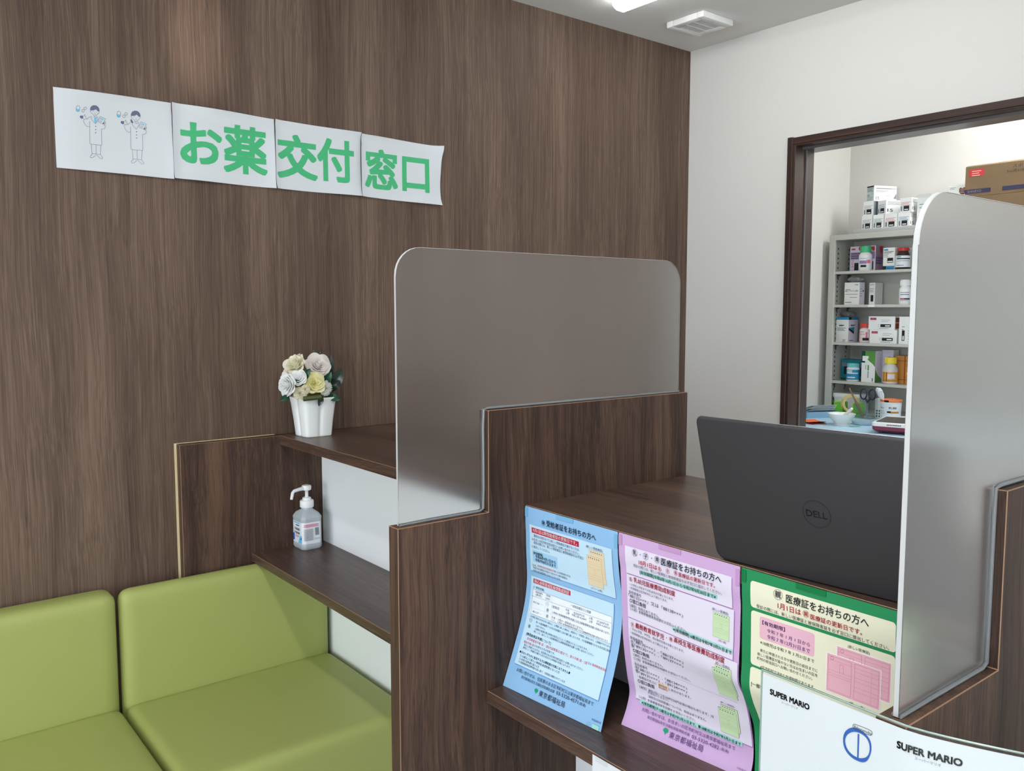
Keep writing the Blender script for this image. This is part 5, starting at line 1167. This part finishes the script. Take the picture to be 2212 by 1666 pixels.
bx('pale grey medicine box behind the green box on the bottom shelf', 3.858, 2.040, 1.985, z, z + .152, .05, front=[(.0, 0, 1, 1, 'q'), ('lines', .6, .2, .7, .5, 'S', 5)])
bottle('clear bottle with a yellow cap and orange label on the bottom shelf', 3.80, 1.967, z, .0325, .092, .0285, .0245, ('yellow', (236, 214, 66)), ('milky_grey', (206, 204, 206)), (.010, .055, ('orange', (214, 160, 72))), sh=.24, neck=.6, bands=((42, 20, 72, 70, 'q'), (22, 2, 26, 98, 'N'), (36, 2, 40, 98, 'N'), (24, 84, 78, 88, 'N')))
bx('orange medicine box standing beside the yellow capped bottle', 3.845, 1.968, 1.885, z, z + .128, .05, col=mat('carton_orange', (204, 140, 66), .6), front=[(.52, 0, .58, 1, 'N'), (.0, .17, 1, .19, 'N'), (.0, .85, 1, .87, 'N'), ('lines', .64, .28, .95, .34, 'N', 2), ('lines', .66, .6, .9, .64, 'W', 2)])

def crumple(name, label, c, rx, ry, rz, m_, seed, cat):
    rnd = random.Random(seed); mb = MB(); n = 18; rows = []
    for k in range(9):
        f = k / 8; ring = []
        for i in range(n):
            a = 2 * PI * i / n; r = math.sin(PI * min(.97, max(.05, f * .94 + .03))) ** .7 * (1 + rnd.uniform(-.28, .28)); ring.append((c[0] + rx * r * math.cos(a), c[1] + ry * r * math.sin(a), c[2] + rz * f * (1 + (.12 * rnd.uniform(-1, 1) if 0 < k < 8 else 0))))
        rows.append(ring)
    mb.loft(rows); return tag(mb.build(name, m_, smooth=False), label, cat)
M_bag = mat('plastic_bag_translucent', (220, 224, 226), .3, trans=.6)
crumple('plastic_bag', 'crumpled clear plastic bag lying on the lettered white box, second shelf', (3.83, 2.172, SH[1] + .1055), .03, .032, .030, M_bag, 3, 'bag')
crumple('plastic_bag', 'crumpled grey plastic bag lying on the blue banded box, third shelf', (3.835, 2.205, SH[2] + .1195), .033, .034, .030, mat('plastic_bag_grey', (150, 148, 148), .35, trans=.2), 5, 'bag')

# things on the worktop
WT = 1.0032
m = MB(); m.lathe([(.030, 0), (.031, .003), (.027, .006), (.030, .010), (.046, .028), (.056, .047), (.0575, .050), (.054, .0495), (.042, .028), (.024, .014), (.001, .011)], (3.375, 1.955, WT), 40, cap=(True, True))
tag(m.build('mortar', mat('porcelain_white', (232, 234, 230), .25), angle=50), 'white porcelain mortar bowl on the blue worktop', 'bowl')
m = MB(); a, b = Vector((3.385, 1.965, WT + .0235)), Vector((3.355, 1.897, WT + .078)); m.tube([a, a.lerp(b, .12), a.lerp(b, .3), a.lerp(b, .9), b], [.008, .0095, .0062, .0068, .005], 16)
tag(m.build('pestle', mat('porcelain_white', (232, 234, 230), .25)), 'white pestle leaning in the mortar bowl', 'pestle')
def notes():
    t = empty('sticky_note_pad', (3.33, 2.06, WT)); R_ = Matrix.Rotation(math.radians(-20), 3, 'Z')
    for nm, z0, n, colr, cu in (('bottom_notes', 0, 3, ('note_pink', (244, 170, 150)), .0), ('top_notes', .0036, 5, ('note_orange', (232, 112, 62)), .008)):
        mb = MB()
        for k in range(n):
            def fn(u, v, o=0): return Vector((3.33, 2.06, WT + z0 + .0009 * k + cu * (u * 2 - 1) ** 2 * .6 * (k / n + .3) + o)) + R_ @ Vector(((v - .5) * .074, (u - .5) * .078, 0))
            mb.grid(fn, 8, 1); mb.grid(lambda u, v: fn(1 - u, v, -.0004), 8, 1)
        mb.build(nm, mat(colr[0], colr[1], .8), t, fix=False)
    tag(t, 'pad of orange sticky notes on the blue worktop beside the mortar', 'sticky notes')
notes()
def tray():
    c = (3.555, 2.185, WT); R_ = math.radians(-28); t = empty('paper_tray', c); q = Matrix.Rotation(R_, 3, 'Z'); w, d, h, th = .16, .11, .028, .002; m = MB()
    def ob(cx, cy, dx, dy, z0, dz): m.obox(Vector((c[0], c[1], c[2] + z0)) + q @ Vector((cx, cy, 0)), dx, dy, dz, R_)
    ob(0, 0, w, d, 0, th); ob(-w / 2, 0, th, d, 0, h); ob(w / 2, 0, th, d, 0, h); ob(0, -d / 2, w, th, 0, h); ob(0, d / 2, w, th, 0, h)
    m.build('tray', mat('tray_pale_blue', (150, 194, 224), .3, trans=.2), t)
    tag(t, 'pale blue tray beside the hatch jamb on the worktop', 'tray')
    m = MB()
    for i in range(6):
        a = math.radians(-28 + 5 * math.sin(i * 2.2)); mm_ = Matrix.Rotation(a, 3, 'Z') @ Matrix.Rotation(math.radians(-16), 3, 'X'); m.obox(Vector((3.565 + .004 * i, 2.185, WT + .022 + .004 * i)), .12, .08, .0018, 0, 0, mm_)
    tag(m.build('paper_packets', mat('packet_grey_blue', (186, 200, 206), .6)), 'grey paper packets leaning in the pale blue tray', 'papers')
tray()
def tub():
    x, y = 3.825, 2.17; t = empty('storage_tub', (x, y, 1.0165)); m = MB()
    def rr(hx, hy, r, zz): 
        return [(x + sx * (hx - r) + r * math.cos(a), y + sy * (hy - r) + r * math.sin(a), 1.0165 + zz) for sx, sy, a0 in ((1, 1, 0), (-1, 1, 90), (-1, -1, 180), (1, -1, 270)) for a in [math.radians(a0 + 18 * k) for k in range(6)]]
    m.loft([rr(.048, .06, .012, 0), rr(.052, .066, .012, .062)]); m.build('tub_body', M_white_plastic, t, angle=40)
    m = MB(); m.loft([rr(.055, .069, .012, .0625), rr(.055, .069, .012, .078), rr(.053, .067, .012, .081)]); m.build('lid', M_white_plastic, t, angle=40)
    m = MB(); m.box(3.7765, 3.778, 2.135, 2.205, 1.05, 1.060); m.build('tub_label', mat('label_grey', (190, 192, 190), .6), t)
    tag(t, 'white lidded tub at the left of the cabinet bottom', 'tub')
tub()
def dispenser():
    x, y = 3.715, 2.105; t = empty('tape_dispenser', (x, y, WT)); M_g = mat('plastic_lime_green', (108, 190, 48), .35); m = MB()
    m.box(x - .024, x + .024, y - .055, y + .078, WT, WT + .014); m.box(x - .024, x + .024, y + .030, y + .078, WT + .014, WT + .062); m.box(x - .024, x + .024, y - .055, y - .020, WT + .014, WT + .062)
    m.build('base', M_g, t, bevel=.004, seg=2)
    M_t = mat('masking_tape_beige', (214, 192, 132), .6); r = MB(); F = Matrix.Rotation(PI / 2, 3, 'X') @ Matrix.Rotation(math.radians(40), 3, 'Y'); c = Vector((x, y + .006, WT + .057)); F = Matrix.Rotation(math.radians(-35), 3, 'Z') @ Matrix.Rotation(PI / 2, 3, 'X')
    n = 36; rg = [[c + F @ Vector((rr * math.cos(2 * PI * i / n), rr * math.sin(2 * PI * i / n), zz)) for i in range(n)] for rr, zz in ((.030, -.01), (.041, -.01), (.041, .01), (.030, .01), (.030, -.01))]
    r.loft(rg, 0, (False, False)); r.build('tape_roll', M_t, t, angle=40)
    tag(t, 'lime green tape dispenser with a beige tape roll on the worktop', 'tape dispenser')
dispenser()
def penstand():
    x, y = 3.668, 2.008; t = empty('pen_stand', (x, y, WT)); m = MB(); w, d, h, th = .032, .040, .092, .002
    for a in ((-w, w, -d, d, 0, .003), (-w, -w + th, -d, d, .003, h), (w - th, w, -d, d, .003, h), (-w + th, w - th, -d, -d + th, .003, h), (-w + th, w - th, d - th, d, .003, h), (-w + th, w - th, -.001, .001, .003, h)): m.box(x + a[0], x + a[1], y + a[2], y + a[3], WT + a[4], WT + a[5])
    m.build('holder', M_clear, t); tag(t, 'clear acrylic stand holding scissors and a stick on the worktop', 'pen stand')
    s = empty('scissors', (x, y - .02, WT + .004)); M_h = mat('handle_navy', (24, 28, 58), .35); m = MB()
    for sg in (-1, 1):
        c = Vector((x - .01, y - .014 + sg * .0185, WT + .112)); ring = [c + Vector((0, .0155 * math.cos(2 * PI * i / 24) + sg * .002, .0235 * math.sin(2 * PI * i / 24))) for i in range(24)]; m.tube(ring, .0033, 8, closed=True)
        m.tube([c + Vector((0, -sg * .008, -.022)), (x - .01, y - .014 - sg * .002, WT + .074)], [.004, .0055], 8)
    m.build('handle', M_h, s); m = MB()
    for sg in (-1, 1): m.add([(x - .01 + sg * .0008, y - .020, WT + .078), (x - .01 + sg * .0008, y - .008, WT + .078), (x - .01 + sg * .0008, y - .013, WT + .006), (x - .01 + sg * .0008, y - .016, WT + .006)], [(0, 1, 2, 3)])
    m.build('blade', mat('steel_bright', (170, 172, 174), .25, metal=.9), s, fix=False); tag(s, 'scissors with navy handles in the clear stand', 'scissors')
    m = MB(); a, b = Vector((x - .008, y + .006, WT + .006)), Vector((x - .02, y + .072, WT + .135)); m.tube([a, a.lerp(b, .45), a.lerp(b, .6), b], [.006, .0065, .0038, .0036], 8)
    tag(m.build('spatula', mat('stick_brown_rose', (128, 92, 86), .5)), 'brown pink stick leaning out of the clear stand', 'spatula')
penstand()
o = pbox('blister_box', 'narrow white box with grey dots behind the white tub', 3.722, 1.992, 1.945, WT, WT + .088, .03, front=[(.12, .58, .28, .66, 'k'), (.40, .58, .52, .66, 'k'), (.12, .72, .28, .80, 'k'), (.40, .72, .52, .80, 'k'), (.12, .86, .28, .94, 'k'), (.40, .86, .52, .94, 'k')])
def jar():
    x, y = 3.70, 1.905; t = empty('powder_tub', (x, y, WT)); m = MB(); m.lathe([(.040, 0), (.041, .003), (.0435, .083)], (x, y, WT), 36); m.build('tub_body', M_white_plastic, t, angle=40)
    lb = MB(); fn = lambda s, tt, l=0: (lambda a, f: Vector((x + (.0413 + .0022 * f + .0004 + l) * math.cos(a), y + (.0413 + .0022 * f + .0004 + l) * math.sin(a), WT + .006 + .07 * f)))(PI * (.55 + 1.0 * s / 100.), 1 - tt / 100.)
    lb.grid(lambda u, v: fn(u * 100, v * 100), 20, 2); p = Print(fn, lb, [mat('label_white2', (226, 230, 232), .5)]); p.text('10cm', 14, 36, 26, 12, 'k', 1); p.text('乳酸', 52, 78, 26, 14, 'k', 1); p.rect(48, 46, 60, 58, 'Z', 0, 900, 5); p.rect(60, 48, 86, 60, 'O', 0, 900, 5); p.rect(16, 48, 38, 50, 'S', 0, 900, 5); p.rect(16, 60, 40, 62, 'S', 0, 900, 5)
    lb.build('tub_label', p.mats, t, fix=False)
    m = MB(); n = 40; m.loft([[(x + r * math.cos(2 * PI * i / n), y + r * math.sin(2 * PI * i / n), WT + zz) for i in range(n)] for r, zz in ((.044, .083), (.0465, .084), (.0465, .092), (.0445, .0935), (.041, .092), (.041, .083))], 0, (False, False)); m.build('rim', mat('rim_orange', (222, 128, 72), .4), t)
    m = MB(); m.box(x - .0472, x - .0462, y - .012, y + .008, WT + .0835, WT + .0925); m.build('rim_tag', M_black, t)
    tag(t, 'white round tub with an orange rim at the cabinet bottom', 'tub')
    m = MB(); rnd = random.Random(4); base = Vector((x - .012, y + .028, WT + .07)); top = Vector((x - .03, y + .046, WT + .142)); rows = []
    for k in range(7):
        f = k / 6; c = base.lerp(top, f); r = (.006 + .012 * f) * (1 if k < 6 else .6); rows.append([c + Vector((r * .6 * math.cos(2 * PI * i / 12) * (1 + rnd.uniform(-.25, .25)), r * math.sin(2 * PI * i / 12) * (1 + rnd.uniform(-.25, .25)), rnd.uniform(-.003, .003))) for i in range(12)])
    m.loft(rows); tag(m.build('tissue_twist', M_paper, smooth=False), 'white twisted tissue sticking out of the orange rimmed tub', 'tissue')
jar()
m = MB(); m.lathe([(.044, 0), (.050, .002), (.052, .013), (.0505, .013), (.0485, .004), (.001, .003)], (3.475, 1.905, WT), 36); tag(m.build('petri_dish', mat('dish_frosted_blue', (196, 222, 236), .3, trans=.5)), 'shallow clear dish on the worktop between mortar and scale', 'dish')
m = MB(); m.add([(3.34, 1.902, WT + .0006), (3.375, 1.872, WT + .0006), (3.415, 1.886, WT + .0012), (3.38, 1.915, WT + .0006)], [(0, 1, 2, 3)]); tag(m.build('green_slip', mat('slip_green', (96, 176, 150), .5), fix=False), 'small green slip lying beside the mortar bowl', 'paper')
def scale():
    ro = math.radians(-15.5); q = Matrix.Rotation(-ro, 3, 'Z'); c0 = Vector((3.243, 1.748, WT)); t = empty('digital_scale', tuple(c0 + q @ Vector((.13, -.11, 0))))
    def ring(x0, x1, y0, y1, r, zz): return [c0 + q @ Vector((cx + sx * 0 + r * math.cos(a), cy + r * math.sin(a), zz)) for cx, cy, a0, sx in ((x1 - r, y1 - r, 0, 1), (x0 + r, y1 - r, 90, 1), (x0 + r, y0 + r, 180, 1), (x1 - r, y0 + r, 270, 1)) for a in [math.radians(a0 + 18 * k) for k in range(6)]]
    W_, D_ = .21, .27
    m = MB(); m.loft([ring(.012, D_ - .012, -W_ + .012, -.012, .012, .007), ring(.001, D_ - .001, -W_ + .001, -.001, .014, .016), ring(0, D_, -W_, 0, .014, .030)]); m.build('lower_case', mat('case_maroon', (126, 46, 72), .35), t, angle=40)
    m = MB(); m.loft([ring(-.001, D_ + .001, -W_ - .001, .001, .014, .0302), ring(-.001, D_ + .001, -W_ - .001, .001, .014, .043), ring(.004, D_ - .004, -W_ + .004, -.004, .012, .046)]); m.build('upper_case', M_white_plastic, t, angle=40)
    m = MB(); m.loft([ring(.012, D_ - .075, -W_ + .014, -.014, .006, .0462), ring(.012, D_ - .075, -W_ + .014, -.014, .006, .0485)]); m.build('weighing_plate', mat('plate_dark_grey', (72, 72, 70), .4, bump=(700, .2)), t, angle=40)
    for fx, fy in ((.03, -.03), (.03, -W_ + .03), (D_ - .03, -.03), (D_ - .03, -W_ + .03)):
        p_ = c0 + q @ Vector((fx, fy, 0)); m = MB(); m.lathe([(.009, 0), (.009, .0075)], p_, 14); m.build('foot', M_black, t)
    m = MB()
    for i in range(9): m.obox(c0 + q @ Vector((-.0016, -.06 - i * .006, .0355)), .0006, .0042, .004, -ro)
    m.build('badge', M_black, t)
    tag(t, 'white and maroon digital scale with a dark plate on the worktop', 'scale')
scale()
